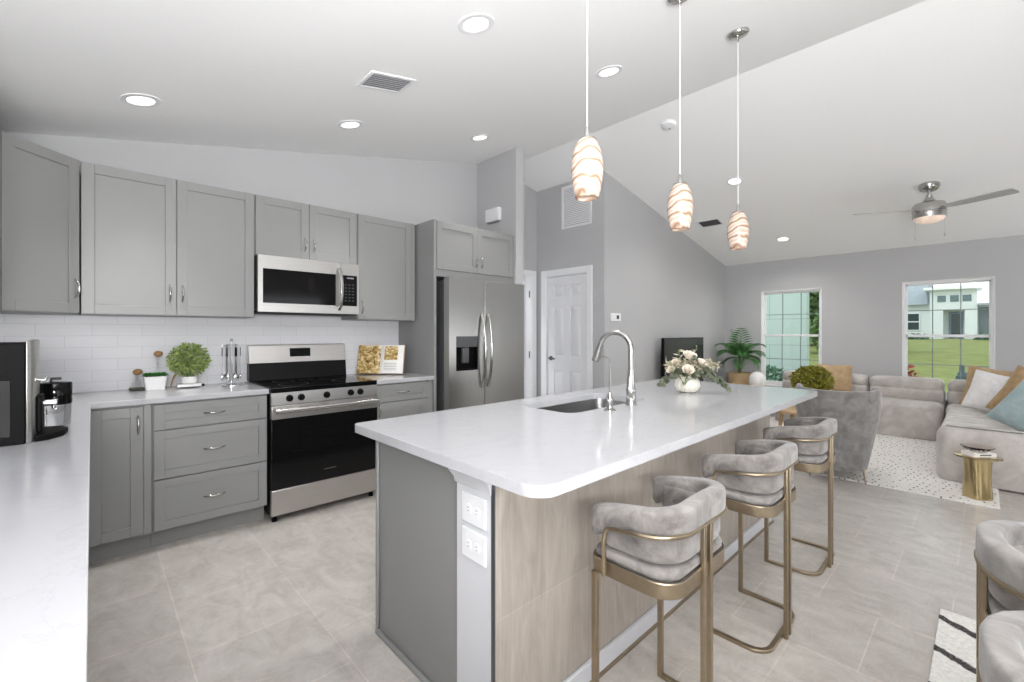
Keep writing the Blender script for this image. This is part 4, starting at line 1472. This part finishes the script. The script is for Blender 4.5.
def sofa_module(lab, y0, y1, first=True):
    o = thing('sofa_module', lab, 'sofa', (7.55, (y0 + y1) / 2, .011), 'modules of the taupe sectional sofa')
    soft_box(MB(), 7.22, 7.60, y0 + .004, y1 - .004, .0125, .445, .07).build('seat', M['sofa'], o, smooth=True)
    soft_box(MB(), 7.60, 7.80, y0 + .004, y1 - .004, .0125, .60, .05).build('back_frame', M['sofa'], o, smooth=True)
    soft_box(MB(), 7.55, 7.79, y0 + .012, y1 - .012, .585, .715, .055).build('backrest', M['sofa'], o, smooth=True)
    soft_box(MB(), 7.54, 7.72, y0 + .012, y1 - .012, .44, .59, .045).build('lumbar_cushion', M['sofa'], o, smooth=True)
    return o


sofa_module('taupe velvet sofa module behind the bowl of moss, under the tan pillow', 1.08, 2.11)
sofa_module('taupe velvet sofa module in the middle under the window', .335, 1.072)
o = sofa_module('taupe velvet corner sofa module behind the white pillow', -.62, .325)
o = thing('sofa_module', 'long taupe velvet chaise module with ribbed seat and throw pillows', 'sofa', (6.3, -.2, .011), 'modules of the taupe sectional sofa')
soft_box(MB(), 5.62, 7.20, -.69, .285, .0125, .34, .05).build('seat_frame', M['sofa'], o, smooth=True)
soft_box(MB(), 5.40, 5.62, -.95, .30, .0125, .475, .085, 6).build('arm_panel', M['sofa'], o, smooth=True)
mb = MB()
xs_ = [5.63 + i * .0196 for i in range(81)]
rs = []
for i, x in enumerate(xs_):
    ph = (i % 10) / 10
    zt_ = .405 + .046 * abs(math.sin(math.pi * ph)) ** .5
    e = .02 if i in (0, 80) else 0
    rs.append([(x, -.69, .345), (x, .265, .345), (x, .285, .37), (x, .285, zt_ - .03 - e), (x, .262, zt_ - .006 - e), (x, .22, zt_ - e), (x, -.69, zt_ - e)])
mb.rings(rs, flip=True)
mb.build('seat', M['boucle'], o, smooth=True)
soft_box(MB(), 5.62, 7.20, -.98, -.70, .0125, .70, .08).build('backrest', M['sofa'], o, smooth=True)


def pillow(label, mat, size, puff, loc, rot, group='throw pillows on the sofa'):
    mb = MB()
    N = 14
    g_ = {}
    for sd in (1, -1):
        for i in range(N + 1):
            for j in range(N + 1):
                u, v = i / N * 2 - 1, j / N * 2 - 1
                edge = i in (0, N) or j in (0, N)
                if sd == -1 and edge:
                    g_[(sd, i, j)] = g_[(1, i, j)]
                    continue
                h = puff * ((1 - u ** 2) * (1 - v ** 2)) ** .42
                pin = 1 - .055 * (1 - abs(u * v)) * 1.0
                x = u * size / 2 * (pin if abs(v) < 1 or True else 1)
                z_ = v * size / 2 * pin
                g_[(sd, i, j)] = mb.bm.verts.new((x, -sd * h, z_))
        for i in range(N):
            for j in range(N):
                f = [g_[(sd, i, j)], g_[(sd, i + 1, j)], g_[(sd, i + 1, j + 1)], g_[(sd, i, j + 1)]]
                mb.bm.faces.new(f if sd == 1 else f[::-1])
    o = mb.build('throw_pillow', mat, smooth=True)
    tag(o, label, 'pillow', group)
    o.location = loc
    o.rotation_euler = rot
    return o


pillow('square tan suede pillow leaning on the sofa behind the moss bowl', M['tan'], .40, .075, (7.46, 1.43, .655), (R(-14), 0, R(-82)))
pillow('tan pillow standing at the back of the sofa corner', M['tan'], .46, .07, (7.14, -.06, .675), (R(-14), R(8), R(-97)))
pillow('white square linen pillow propped in the sofa corner', M['whitefab'], .42, .07, (6.88, -.07, .66), (R(-20), R(11), R(-108)))
pillow('golden brown pillow between the white and teal pillows', M['brown'], .48, .085, (6.28, -.30, .70), (R(-24), R(18), R(-122)))
pillow('pale teal pillow at the front end of the sofa', M['teal'], .44, .10, (5.70, -.28, .655), (R(-28), R(22), R(-128)))

# ------------------------------------------------------------------ armchair (built facing +x)
o = thing('armchair', 'grey velvet barrel armchair seen from behind on the dotted rug', 'armchair', (0, 0, 0))
mb = MB()
rs_out = []
NA = 28
H0, H1 = .105, .785


def shell_pt(t, h, off):
    """t -1..1 around the back, h 0..1 height"""
    a = t * R(98)
    wv = .225 + .09 * min(1.0, h * 1.45) - off
    dv = .30 + .06 * h - off
    x = -dv * math.cos(a)
    y = wv * math.copysign(abs(math.sin(a)) ** .85, math.sin(a))
    z_ = H0 + (H1 - H0 + .012 * abs(t) ** 2) * h
    return (x, y, z_)


rings = []
for i in range(NA + 1):
    t = -1 + 2 * i / NA
    ring = [shell_pt(t, h, 0) for h in (0, .25, .5, .75, .95)] + [shell_pt(t, 1.0, .012), shell_pt(t, 1.005, .03), shell_pt(t, .99, .052)] + [shell_pt(t, h, .065) for h in (.95, .75, .5, .25, 0)]
    rings.append(ring)
mb.rings(rings)
mb.build('backrest', M['velvetd'], o, smooth=True)
fn = lambda i: rrect(-.20 + i, .33 - i, -.19 + i, .19 - i, max(.08 - i, .02), 6)
cushion_from_outline(MB(), fn, .132, .30, .03).build('seat_base', M['velvetd'], o, smooth=True)
fn2 = lambda i: rrect(-.20 + i, .40 - i, -.225 + i, .225 - i, max(.09 - i, .02), 6)
cushion_from_outline(MB(), fn2, .302, .45, .05).build('seat', M['boucle'], o, smooth=True)
for lx, ly in ((-.20, -.19), (-.20, .19), (.26, -.17), (.26, .17)):
    MB().tube([(lx * 1.04, ly * 1.04, 0), (lx * .95, ly * .95, .135)], [.006, .010], 10).build('leg', M['gold'], o, smooth=True)
o.location = (4.93, .93, .0115)
o.rotation_euler = (0, 0, R(12))

# ------------------------------------------------------------------ living room furniture
o = thing('coffee_table', 'round light wood coffee table in front of the sofa', 'coffee table', (6.15, 1.45, .011))
MB().lathe([(.44, .375), (.46, .38), (.46, .405), (.45, .41)], (6.15, 1.45, 0), 48).build('table_top', M['wood'], o, smooth=True)
for k in range(4):
    a = R(45 + 90 * k)
    MB().tube([(6.15 + .32 * math.cos(a), 1.45 + .32 * math.sin(a), .0115), (6.15 + .29 * math.cos(a), 1.45 + .29 * math.sin(a), .375)], [.016, .024], 12).build('leg', M['wood'], o, smooth=True)
o = thing('moss_planter', 'yellow green mossy plant in a pale bowl behind the island corner', 'plant', (6.2, 1.41, .4105))
MB().lathe([(.07, .4105), (.12, .43), (.20, .53), (.225, .61), (.215, .615), (.19, .56)], (6.2, 1.41, 0), 32).build('bowl', M['ceramic'], o, smooth=True)
leaf_cloud(2300, (6.2, 1.41, .73), .195, .030, 5, (1.05, 1.05, .82), .4, 1.2).build('foliage', M['moss'], o, recalc=False)

o = thing('side_table', 'small gold drum side table on the dotted rug by the chaise', 'side table', (5.02, .042, .011))
sx, sy = 5.02, .042
MB().lathe([(.131, .326), (.139, .329), (.139, .337), (.131, .34)], (sx, sy, 0), 40).build('table_top', M['goldshine'], o, smooth=True)
mb = MB()
rs = []
for k, (rr_, zz) in enumerate(((.076, .0115), (.076, .06), (.068, .16), (.072, .27), (.077, .3255))):
    tw = k * .25
    rs.append([(sx + rr_ * (1 + .10 * math.cos(4 * a + tw)) * math.cos(a), sy + rr_ * (1 + .10 * math.cos(4 * a + tw)) * math.sin(a), zz) for a in [2 * math.pi * i / 40 for i in range(40)]])
mb.rings(rs)
mb.build('pedestal', M['goldshine'], o, smooth=True)
bx = thing('book', 'white hardcover book lying on the gold side table', 'book', (sx, sy, .3405))
mt = Matrix.Translation((sx, sy - .005, 0)) @ Matrix.Rotation(R(-44), 4, 'Z') @ Matrix.Diagonal((.72, .72, 1, 1))
MB().box(-.115, .115, -.075, .075, .3405, .343).box(-.115, .115, -.075, .075, .365, .3675).box(-.115, .115, -.075, -.071, .343, .365).xform(mt).build('cover', M['paper'], bx)
MB().box(-.112, .112, -.0705, .073, .3432, .3648).xform(mt).build('pages', M['whitefab'], bx)
MB().box(-.06, .06, -.0756, -.0752, .350, .359).xform(mt).build('spine_lettering', M['ink'], bx)
bw = thing('glass_bowl', 'ribbed amber glass bowl resting on the white book', 'bowl', (sx, sy, .368))
prof = []
mb = MB()
rs = []
for rr_, zz in ((.025, .368), (.04, .370), (.07, .385), (.097, .412), (.094, .412), (.066, .388), (.025, .374)):
    rs.append([(sx + rr_ * (1 + .035 * math.cos(14 * a)) * math.cos(a), sy + rr_ * (1 + .035 * math.cos(14 * a)) * math.sin(a), zz) for a in [2 * math.pi * i / 56 for i in range(56)]])
mb.rings(rs)
mb.build('bowl_body', m_glass('amber_glass', (.98, .92, .87, 1), 0.0, 1.15), bw, smooth=True)

# tv console and tv
o = thing('media_console', 'low pale wood media console under the television', 'console', (6.1, 2.78, 0))
box('carcass', M['wood'], o, 5.30, 6.90, 2.58, 3.02, .12, .52, .004)
for k in range(4):
    dd = MB().box(5.31 + k * .395, 5.695 + k * .395, 2.562, 2.5795, .135, .505).build('door', M['wood'], o, bevel=.002)
    MB().lathe([(.010, 0), (.010, -.018)], (5.66 + k * .395 if k % 2 == 0 else 5.345 + k * .395, 2.5615, .33), 12, 'y').build('knob', M['gold'], dd, smooth=True)
for lx in (5.36, 6.84):
    for ly in (2.63, 2.97):
        MB().tube([(lx, ly, 0), (lx, ly, .12)], [.014, .02], 10).build('leg', M['gold'], o, smooth=True)
o = thing('television', 'flat black television standing on the console', 'television', (6.05, 2.88, .5205))
MB().box(5.455, 6.65, 2.885, 2.925, .56, 1.22).build('television_frame', M['black'], o, bevel=.004)
MB().box(5.467, 6.638, 2.8835, 2.8852, .575, 1.208).build('screen', vary('dark_screen', rgb(52, 52, 54), .06, 2, .25, spec=.3), o)
MB().box(5.80, 6.30, 2.80, 3.0, .5205, .53).box(6.0, 6.10, 2.895, 2.915, .53, .58).build('stand', M['darksteel'], o, bevel=.002)

# palm
px, py = 7.42, 2.65
o = thing('potted_palm', 'green potted palm in a tall tan planter in the room corner', 'plant', (px, py, 0))
MB().lathe([(.12, .0005), (.135, .01), (.172, .64), (.172, .665), (.155, .665), (.15, .63)], (px, py, 0), 32).build('planter', M['planter'], o, smooth=True)
MB().lathe([(.148, .628), (.02, .635)], (px, py, 0), 24, cap0=False).build('soil', M['soil'], o)
MB().tube([(px, py, .63), (px + .01, py, .78), (px, py, .97)], [.028, .022, .014], 10).build('trunk', M['stem'], o, smooth=True)
r3 = random.Random(12)
fronds = [(a, el, ln) for a, el, ln in
          [(0, 84, .50), (90, 84, .47), (200, 82, .50), (40, 66, .50), (110, 64, .50), (170, 66, .48), (230, 64, .50), (300, 64, .50), (75, 44, .44), (140, 42, .45), (205, 44, .45), (265, 44, .45), (330, 42, .44), (15, 44, .42), (100, 6, .36), (190, 6, .36), (285, 6, .38), (240, 20, .40), (320, 24, .38)]]
for a, el, ln_ in fronds:
    a, el = R(a + r3.uniform(-10, 10)), R(el)
    hd_ = Vector((math.cos(a), math.sin(a), 0))
    p = Vector((px, py, .90))
    pts = [p.copy()]
    stp = ln_ / 12
    e = el
    for i in range(12):
        p = p + (hd_ * math.cos(e) + Vector((0, 0, math.sin(e)))) * stp
        e -= R(3.4 + i * 1.25) if el < R(75) else R(1.2 + i * .2)
        pts.append(p.copy())
    for q in pts:   # stay in front of the corner walls
        q.x = min(q.x, XF - .06)
        q.y = min(q.y, YT - .03)
    mb = MB().tube([tuple(q) for q in pts], [.006 - .004 * i / 12 for i in range(13)], 6)
    for i in range(2, 13):
        d = (pts[i] - pts[i - 1]).normalized()
        sd = d.cross(Vector((0, 0, 1)))
        if sd.length < .1:
            sd = Vector((1, 0, 0))
        sd.normalize()
        upv = sd.cross(d)
        ll = .20 * math.sin(math.pi * (.20 + .76 * i / 13)) * (ln_ / .5)
        for sg in (-1, 1):
            for hf in (0, .5) if el < R(75) else (0,):
                b0 = pts[i - 1].lerp(pts[i], hf)
                dr_ = (sd * sg * .9 + d * .55 - Vector((0, 0, .22))).normalized()
                tip = b0 + dr_ * ll
                w_ = d * .009
                mid_ = b0 + dr_ * ll * .5 + Vector((0, 0, .012))
                tip.x = min(tip.x, XF - .02)
                tip.y = min(tip.y, YT - .02)
                mid_.y = min(mid_.y, YT - .04)
                mb.poly([b0 - w_ * .3, mid_ - w_, tip, mid_ + w_])
    mb.build('frond', M['leaf'], o, recalc=False)

# white dome on a small table
o = thing('occasional_table', 'small round pale side table near the window and palm', 'side table', (7.18, 2.32, 0))
MB().lathe([(.17, .455), (.18, .46), (.18, .475), (.17, .48)], (7.18, 2.32, 0), 32).build('table_top', M['wood'], o, smooth=True)
MB().lathe([(.12, .0115), (.12, .02), (.02, .03), (.02, .455)], (7.18, 2.32, 0), 24).build('pedestal', M['gold'], o, smooth=True)
o = MB().lathe([(.085, .4805), (.108, .50), (.115, .56), (.108, .62), (.085, .67), (.05, .70), (.012, .712)], (7.18, 2.32, 0), 32).build('dome_ornament', M['whitecer'], smooth=True, loc=(7.18, 2.32, .4805))
tag(o, 'smooth white dome shaped ornament beside the palm planter', 'ornament')

# ------------------------------------------------------------------ vase of flowers on the island
vx, vy, vz = 2.79, 1.315, .9145
o = thing('vase', 'round ribbed ivory vase holding flowers on the island', 'vase', (vx, vy, vz))
mb = MB()
rs = []
for rr_, zz in ((.040, 0), (.062, .011), (.076, .040), (.071, .074), (.052, .098), (.045, .108), (.041, .108), (.048, .092)):
    rs.append([(vx + rr_ * (1 + .03 * math.cos(18 * a)) * math.cos(a), vy + rr_ * (1 + .03 * math.cos(18 * a)) * math.sin(a), vz + zz) for a in [2 * math.pi * i / 108 for i in range(108)]])
mb.rings(rs)
mb.build('vase_body', M['ceramic'], o, smooth=True)
# picture axes at the vase: right (rx) and toward the viewer (tv)
rx = Vector((.7278, -.6858, 0))
tv = Vector((-.6858, -.7278, 0))
VC = Vector((vx, vy, vz + .10))


def vp(a, b, c):
    return VC + rx * a + tv * b + Vector((0, 0, c))


def blossom(label, pos, rad, mat, gname='rose', petals=(3, 5, 6, 7), group='cream roses in the vase'):
    f = thing(gname, label, 'flower', tuple(VC - Vector((0, 0, .05))), group)
    mb = MB()
    ax = (pos - (VC - Vector((0, 0, .08)))).normalized() + tv * .5
    ax.normalize()
    q = Vector((0, 0, 1)).rotation_difference(ax).to_matrix().to_4x4()
    for ring, n in enumerate(petals):
        rr_ = rad * (.20 + .25 * ring)
        for k in range(n):
            a0 = 2 * math.pi * k / n + ring * .5
            wa = 2 * math.pi / n * .66
            grid = []
            for v in range(4):
                row = []
                for u in range(5):
                    aa = a0 + (u / 4 - .5) * 2 * wa
                    hh = v / 3
                    r_ = rr_ * (.55 + .45 * hh ** .5) * (1 + .05 * ring * hh ** 3)
                    z_ = rad * (1.15 - .12 * ring) * hh * (1 - .22 * abs(u - 2) / 2)
                    row.append(mb.bm.verts.new((r_ * math.cos(aa), r_ * math.sin(aa), z_ - rad * .3)))
                grid.append(row)
            for v in range(3):
                for u in range(4):
                    mb.bm.faces.new([grid[v][u], grid[v][u + 1], grid[v + 1][u + 1], grid[v + 1][u]])
    mb.sphere((0, 0, -rad * .25), rad * .3, 8)
    mb.xform(Matrix.Translation(pos) @ q)
    mb.build('blossom', mat, f, smooth=True, recalc=False)
    b0 = VC - Vector((0, 0, .06))
    MB().tube([tuple(b0), tuple(b0.lerp(pos, .55) + Vector((0, 0, .015))), tuple(pos - ax * rad * .3)], .003, 6).build('stem', M['stem'], f, smooth=True)


blossom('large cream rose at the front of the bouquet over the vase', vp(-.03, .085, .045), .034, M['petal'])
blossom('pale cream rose high on the television side of the bouquet', vp(-.085, .03, .085), .028, M['petal'])
blossom('cream rose on the palm side of the bouquet', vp(.075, .04, .085), .033, M['petal'])
blossom('small cream rose low at the left rim of the bouquet', vp(-.125, .05, .045), .025, M['petal'])
blossom('spiky white protea at the top of the bouquet', vp(.01, .01, .13), .040, M['petal'], 'protea', (5, 8, 10, 12), None)


def spray(label, pts, n, size, mat, seed, group, name, roundl=True):
    f = thing(name, label, 'foliage', tuple(VC - Vector((0, 0, .05))), group)
    P_ = [VC - Vector((0, 0, .06))] + pts
    path = []
    for i in range(len(P_) - 1):
        for k in range(6):
            path.append(P_[i].lerp(P_[i + 1], k / 6))
    path.append(P_[-1])
    MB().tube([tuple(p) for p in path], .0022, 6).build('stem', M['stem'], f, smooth=True)
    r_ = random.Random(seed)
    mb = MB()
    for i in range(n):
        t = .30 + .70 * i / (n - 1)
        k = min(int(t * (len(path) - 1)), len(path) - 2)
        p = path[k].lerp(path[k + 1], t * (len(path) - 1) - k)
        nr = Vector((r_.gauss(0, 1), r_.gauss(0, 1), r_.gauss(0, 1) + .4)) + tv * .6
        nr.normalize()
        a = nr.orthogonal().normalized()
        a = Matrix.Rotation(r_.uniform(0, 6.28), 3, nr) @ a
        b = nr.cross(a)
        s_ = size * r_.uniform(.75, 1.15)
        c0 = p + a * s_ * .9
        if roundl:
            mb.poly([c0 + a * s_ * math.cos(q * math.pi / 4) + b * s_ * .92 * math.sin(q * math.pi / 4) + nr * s_ * .12 * (q % 2) for q in range(8)])
        else:
            mb.poly([p, p + a * s_ * 1.5 + b * s_ * .28, p + a * s_ * 3.2, p + a * s_ * 1.5 - b * s_ * .28])
    mb.build('leaves', mat, f, recalc=False)


ge = 'eucalyptus sprays in the vase'
spray('long eucalyptus spray trailing down to the palm side of the vase', [vp(.09, .06, .05), vp(.155, .08, -.005), vp(.215, .09, -.065)], 22, .018, M['euc'], 1, ge, 'eucalyptus_spray')
spray('eucalyptus spray drooping beside the faucet side of the vase', [vp(-.10, .06, .03), vp(-.165, .08, -.015), vp(-.20, .09, -.04)], 18, .017, M['euc'], 2, ge, 'eucalyptus_spray')
spray('short dense eucalyptus spray under the right hand rose', [vp(.06, .08, .045), vp(.12, .09, .02), vp(.16, .09, -.02)], 24, .020, M['euc'], 3, ge, 'eucalyptus_spray')
spray('eucalyptus spray in the middle of the bouquet behind the front rose', [vp(-.03, .06, .03), vp(-.075, .07, .045), vp(-.12, .08, .02)], 24, .019, M['euc'], 14, ge, 'eucalyptus_spray')
spray('eucalyptus spray filling the bouquet above the vase mouth', [vp(.01, .08, .02), vp(.04, .10, .035), vp(.07, .11, .005)], 22, .018, M['euc'], 15, ge, 'eucalyptus_spray')
spray('upright eucalyptus spray between the roses and the protea', [vp(.03, .04, .06), vp(.045, .05, .12)], 16, .016, M['euc'], 4, ge, 'eucalyptus_spray')
gp = 'pale dried leaves in the vase'
spray('pale dried leaf spray fanning to the right of the bouquet', [vp(.10, .0, .06), vp(.17, .0, .08), vp(.20, .0, .09)], 16, .020, M['pale'], 5, gp, 'dried_leaf_spray', False)
spray('pale dried leaf spray rising from the back of the bouquet', [vp(-.03, -.02, .09), vp(-.05, -.02, .17)], 14, .018, M['pale'], 6, gp, 'dried_leaf_spray', False)
spray('pale dried leaf spray fanning to the left of the bouquet', [vp(-.08, .0, .06), vp(-.15, .02, .075)], 16, .018, M['pale'], 8, gp, 'dried_leaf_spray', False)
spray('thin green grass blades hanging over the front of the vase', [vp(-.03, .08, .02), vp(-.07, .11, -.05)], 14, .016, M['stem'], 9, None, 'grass_spray', False)
spray('feathery pale spray at the very top of the bouquet', [vp(.03, .0, .10), vp(.06, .0, .19)], 12, .016, M['pale'], 10, gp, 'dried_leaf_spray', False)

def cluster(label, pos, rad, mat, seed, n, size):
    f = thing('filler_flower', label, 'flower', tuple(VC - Vector((0, 0, .05))), 'pale filler flowers in the vase')
    leaf_cloud(n, tuple(pos), rad, size, seed, (1, 1, .85), .25, 1.3).build('blossom', mat, f, recalc=False)
    b0 = VC - Vector((0, 0, .06))
    MB().tube([tuple(b0), tuple(b0.lerp(pos, .6)), tuple(pos)], .0025, 6).build('stem', M['stem'], f, smooth=True)


cluster('fluffy pale filler flower behind the front rose', vp(-.055, .03, .075), .042, M['pale'], 41, 140, .016)
cluster('fluffy pale filler flower beside the right hand rose', vp(.045, .05, .065), .036, M['pale'], 42, 120, .015)
cluster('fluffy pale filler flower at the left edge of the bouquet', vp(-.115, .04, .065), .034, M['pale'], 43, 110, .015)
cluster('fluffy pale filler flower under the protea', vp(.0, .03, .09), .032, M['pale'], 44, 90, .014)
cluster('fluffy pale filler flower at the far right of the bouquet', vp(.125, .02, .075), .038, M['pale'], 45, 100, .016)

# ------------------------------------------------------------------ outside
mb = MB()
mb.poly([(XF + .16, -60, -.25), (12, -60, -.25), (12, 60, -.25), (XF + .16, 60, -.25)])
mb.poly([(12, -60, -.25), (64, -60, .75), (64, 60, .75), (12, 60, -.25)])
mb.poly([(64, -60, .75), (160, -60, .9), (160, 60, .9), (64, 60, .75)])
o = mb.build('lawn_ground', M['lawn'])
struct(o, 'green lawn outside the windows', 'lawn')
o = MB().box(-8, XF + .1, -14, -3.73, -.2, -.03).build('patio_ground', M['patio'])
struct(o, 'pale concrete patio outside the dining side', 'patio')

# garden wall seen through the first window
o = thing('exterior_wall', 'pale green rendered wall standing outside the palm side window', 'building', (12.1, 6, -.25))
box('wall_face', M['mint'], o, 12.0, 12.25, 2.83, 10.0, -.3, 3.6)
MB().box(11.95, 12.30, 2.79, 10.04, 3.6, 3.68).build('coping', M['stucco'], o)
MB().box(11.985, 11.999, 4.02, 4.22, .72, .78).build('wall_light', M['darksteel'], o)


def shrub(label, loc, rad, h, mat, seed, n=420, size=.065, group=None, name='garden_shrub'):
    s_ = thing(name, label, 'shrub', loc, group)
    leaf_cloud(n, (loc[0], loc[1], loc[2] + h * .55), rad, size, seed, (1, 1, h * .5 / rad), .15).build('foliage', mat, s_, recalc=False)
    MB().tube([(loc[0], loc[1], loc[2]), (loc[0], loc[1], loc[2] + h * .4)], .02, 6).build('stem', M['bark'], s_)


gb = 'shrubs along the pale green wall'
shrub('low dark shrub against the pale green wall nearest the palm', (11.3, 4.05, -.25), .32, .62, M['shrub'], 21, group=gb)
shrub('rounded green shrub in the middle of the pale green wall', (11.3, 3.35, -.25), .32, .75, M['shrub'], 22, group=gb)
shrub('leafy shrub at the free end of the pale green wall', (11.3, 2.72, -.25), .22, .70, M['shrub'], 23, group=gb)
shrub('red leaved plant below the lawn window', (9.3, .93, -.25), .27, 1.0, M['redleaf'], 24, 500, .06, name='red_plant')
shrub('small bronze plant at the far side of the lawn window', (10.5, .08, -.25), .22, .95, M['redleaf'], 25, 200, .05, name='red_plant')


def tree(label, loc, rad, h, seed):
    t_ = thing('tree', label, 'tree', loc, 'trees beyond the lawn')
    MB().tube([loc, (loc[0], loc[1], loc[2] + h * .5)], [.25, .15], 8).build('trunk', M['bark'], t_, smooth=True)
    mb = leaf_cloud(1500, (loc[0], loc[1], loc[2] + h * .55), rad, .5, seed, (1, 1, h * .45 / rad), .35)
    mb.build('crown', M['tree'], t_, recalc=False)


tree('tall green tree showing past the end of the pale green wall', (30, 5.9, -.1), 1.7, 7.4, 31)
tree('broad green tree further back beyond the pale green wall', (40, 9.4, 0), 2.6, 6.6, 32)

# neighbour house across the lawn
hx = 60.0
o = thing('neighbour_house', 'white house with grey roof across the lawn', 'building', (hx + 5, 1.0, .7))
box('wall', M['stucco'], o, hx, hx + 10, -2.5, 14, .55, 4.0)
mb = MB()
mb.rings([[(hx - .5, 3.9, 4.0), (hx - .5, 14.5, 4.0), (hx + 5, 11, 7.8), (hx + 5, 4.1, 7.8)], [(hx + 10.5, 3.9, 4.0), (hx + 10.5, 14.5, 4.0), (hx + 5.1, 11, 7.8), (hx + 5.1, 4.1, 7.8)]])
mb.build('roof', M['rooft'], o)
mb = MB().box(hx - 1.2, hx - .01, 2.74, 3.67, .55, 5.3)
mb.box(hx - 1.2, hx - .01, .50, 1.31, .55, 5.3).box(hx - 1.2, hx - .01, 1.31, 2.74, 3.4, 5.3)
en = mb.build('entrance_block', M['stucco'], o)
MB().box(hx - 1.6, hx + 3, .2, 4.1, 5.3, 5.55).build('entrance_roof', M['trim'], o)
for y in (.87, 1.69, 2.56):
    MB().box(hx - 1.24, hx - 1.201, y, y + .58, 4.15, 4.75).build('vent', M['postgrey'], en)
f = MB().box(hx - .12, hx - .011, 1.45, 2.40, .6, 3.2).build('door', M['bluedoor'], o)
MB().box(hx - .135, hx - .121, 1.62, 2.23, 1.0, 3.0).build('door_glass', M['darkglass'], f)
f = MB().box(hx - .10, hx - .005, 4.45, 5.6, 1.45, 3.2).build('window', M['trim'], o)
for q in (0, 1):
    MB().box(hx - .12, hx - .101, 4.53, 5.52, 1.53 + q * .85, 2.27 + q * .85).build('pane', M['darkglass'], f)
box('porch_roof', M['rooft'], o, hx - 1.6, hx - .01, -2.8, .45, 3.7, 3.9)
box('porch_recess', M['postgrey'], o, hx - .05, hx - .005, -.6, .42, .6, 3.6)
MB().box(hx - 1.5, hx - 1.2, -.85, -.6, .55, 3.7).build('porch_post', M['stucco'], o)
for k, (y, s_) in enumerate(((4.4, 33), (-.2, 34), (7.4, 35))):
    shrub(['low hedge shrub left of the house entrance', 'low hedge shrub by the house porch', 'low hedge shrub under the house window'][k], (hx - 3.5, y, .55), .8, .45, M['shrub'], s_, 200, .2, 'shrubs in front of the white house')
o = thing('garden_post', 'grey pipe post standing on the lawn outside the window', 'post', (9.3, .235, -.25))
MB().lathe([(.05, -.25), (.05, .70), (.045, .71)], (9.3, .235, 0), 14).build('pipe', M['postgrey'], o, smooth=True)
MB().box(9.23, 9.3, .18, .30, .55, .66).lathe([(.03, .71), (.028, .82)], (9.3, .235, 0), 12).build('valve_box', M['postgrey'], o, bevel=.006)
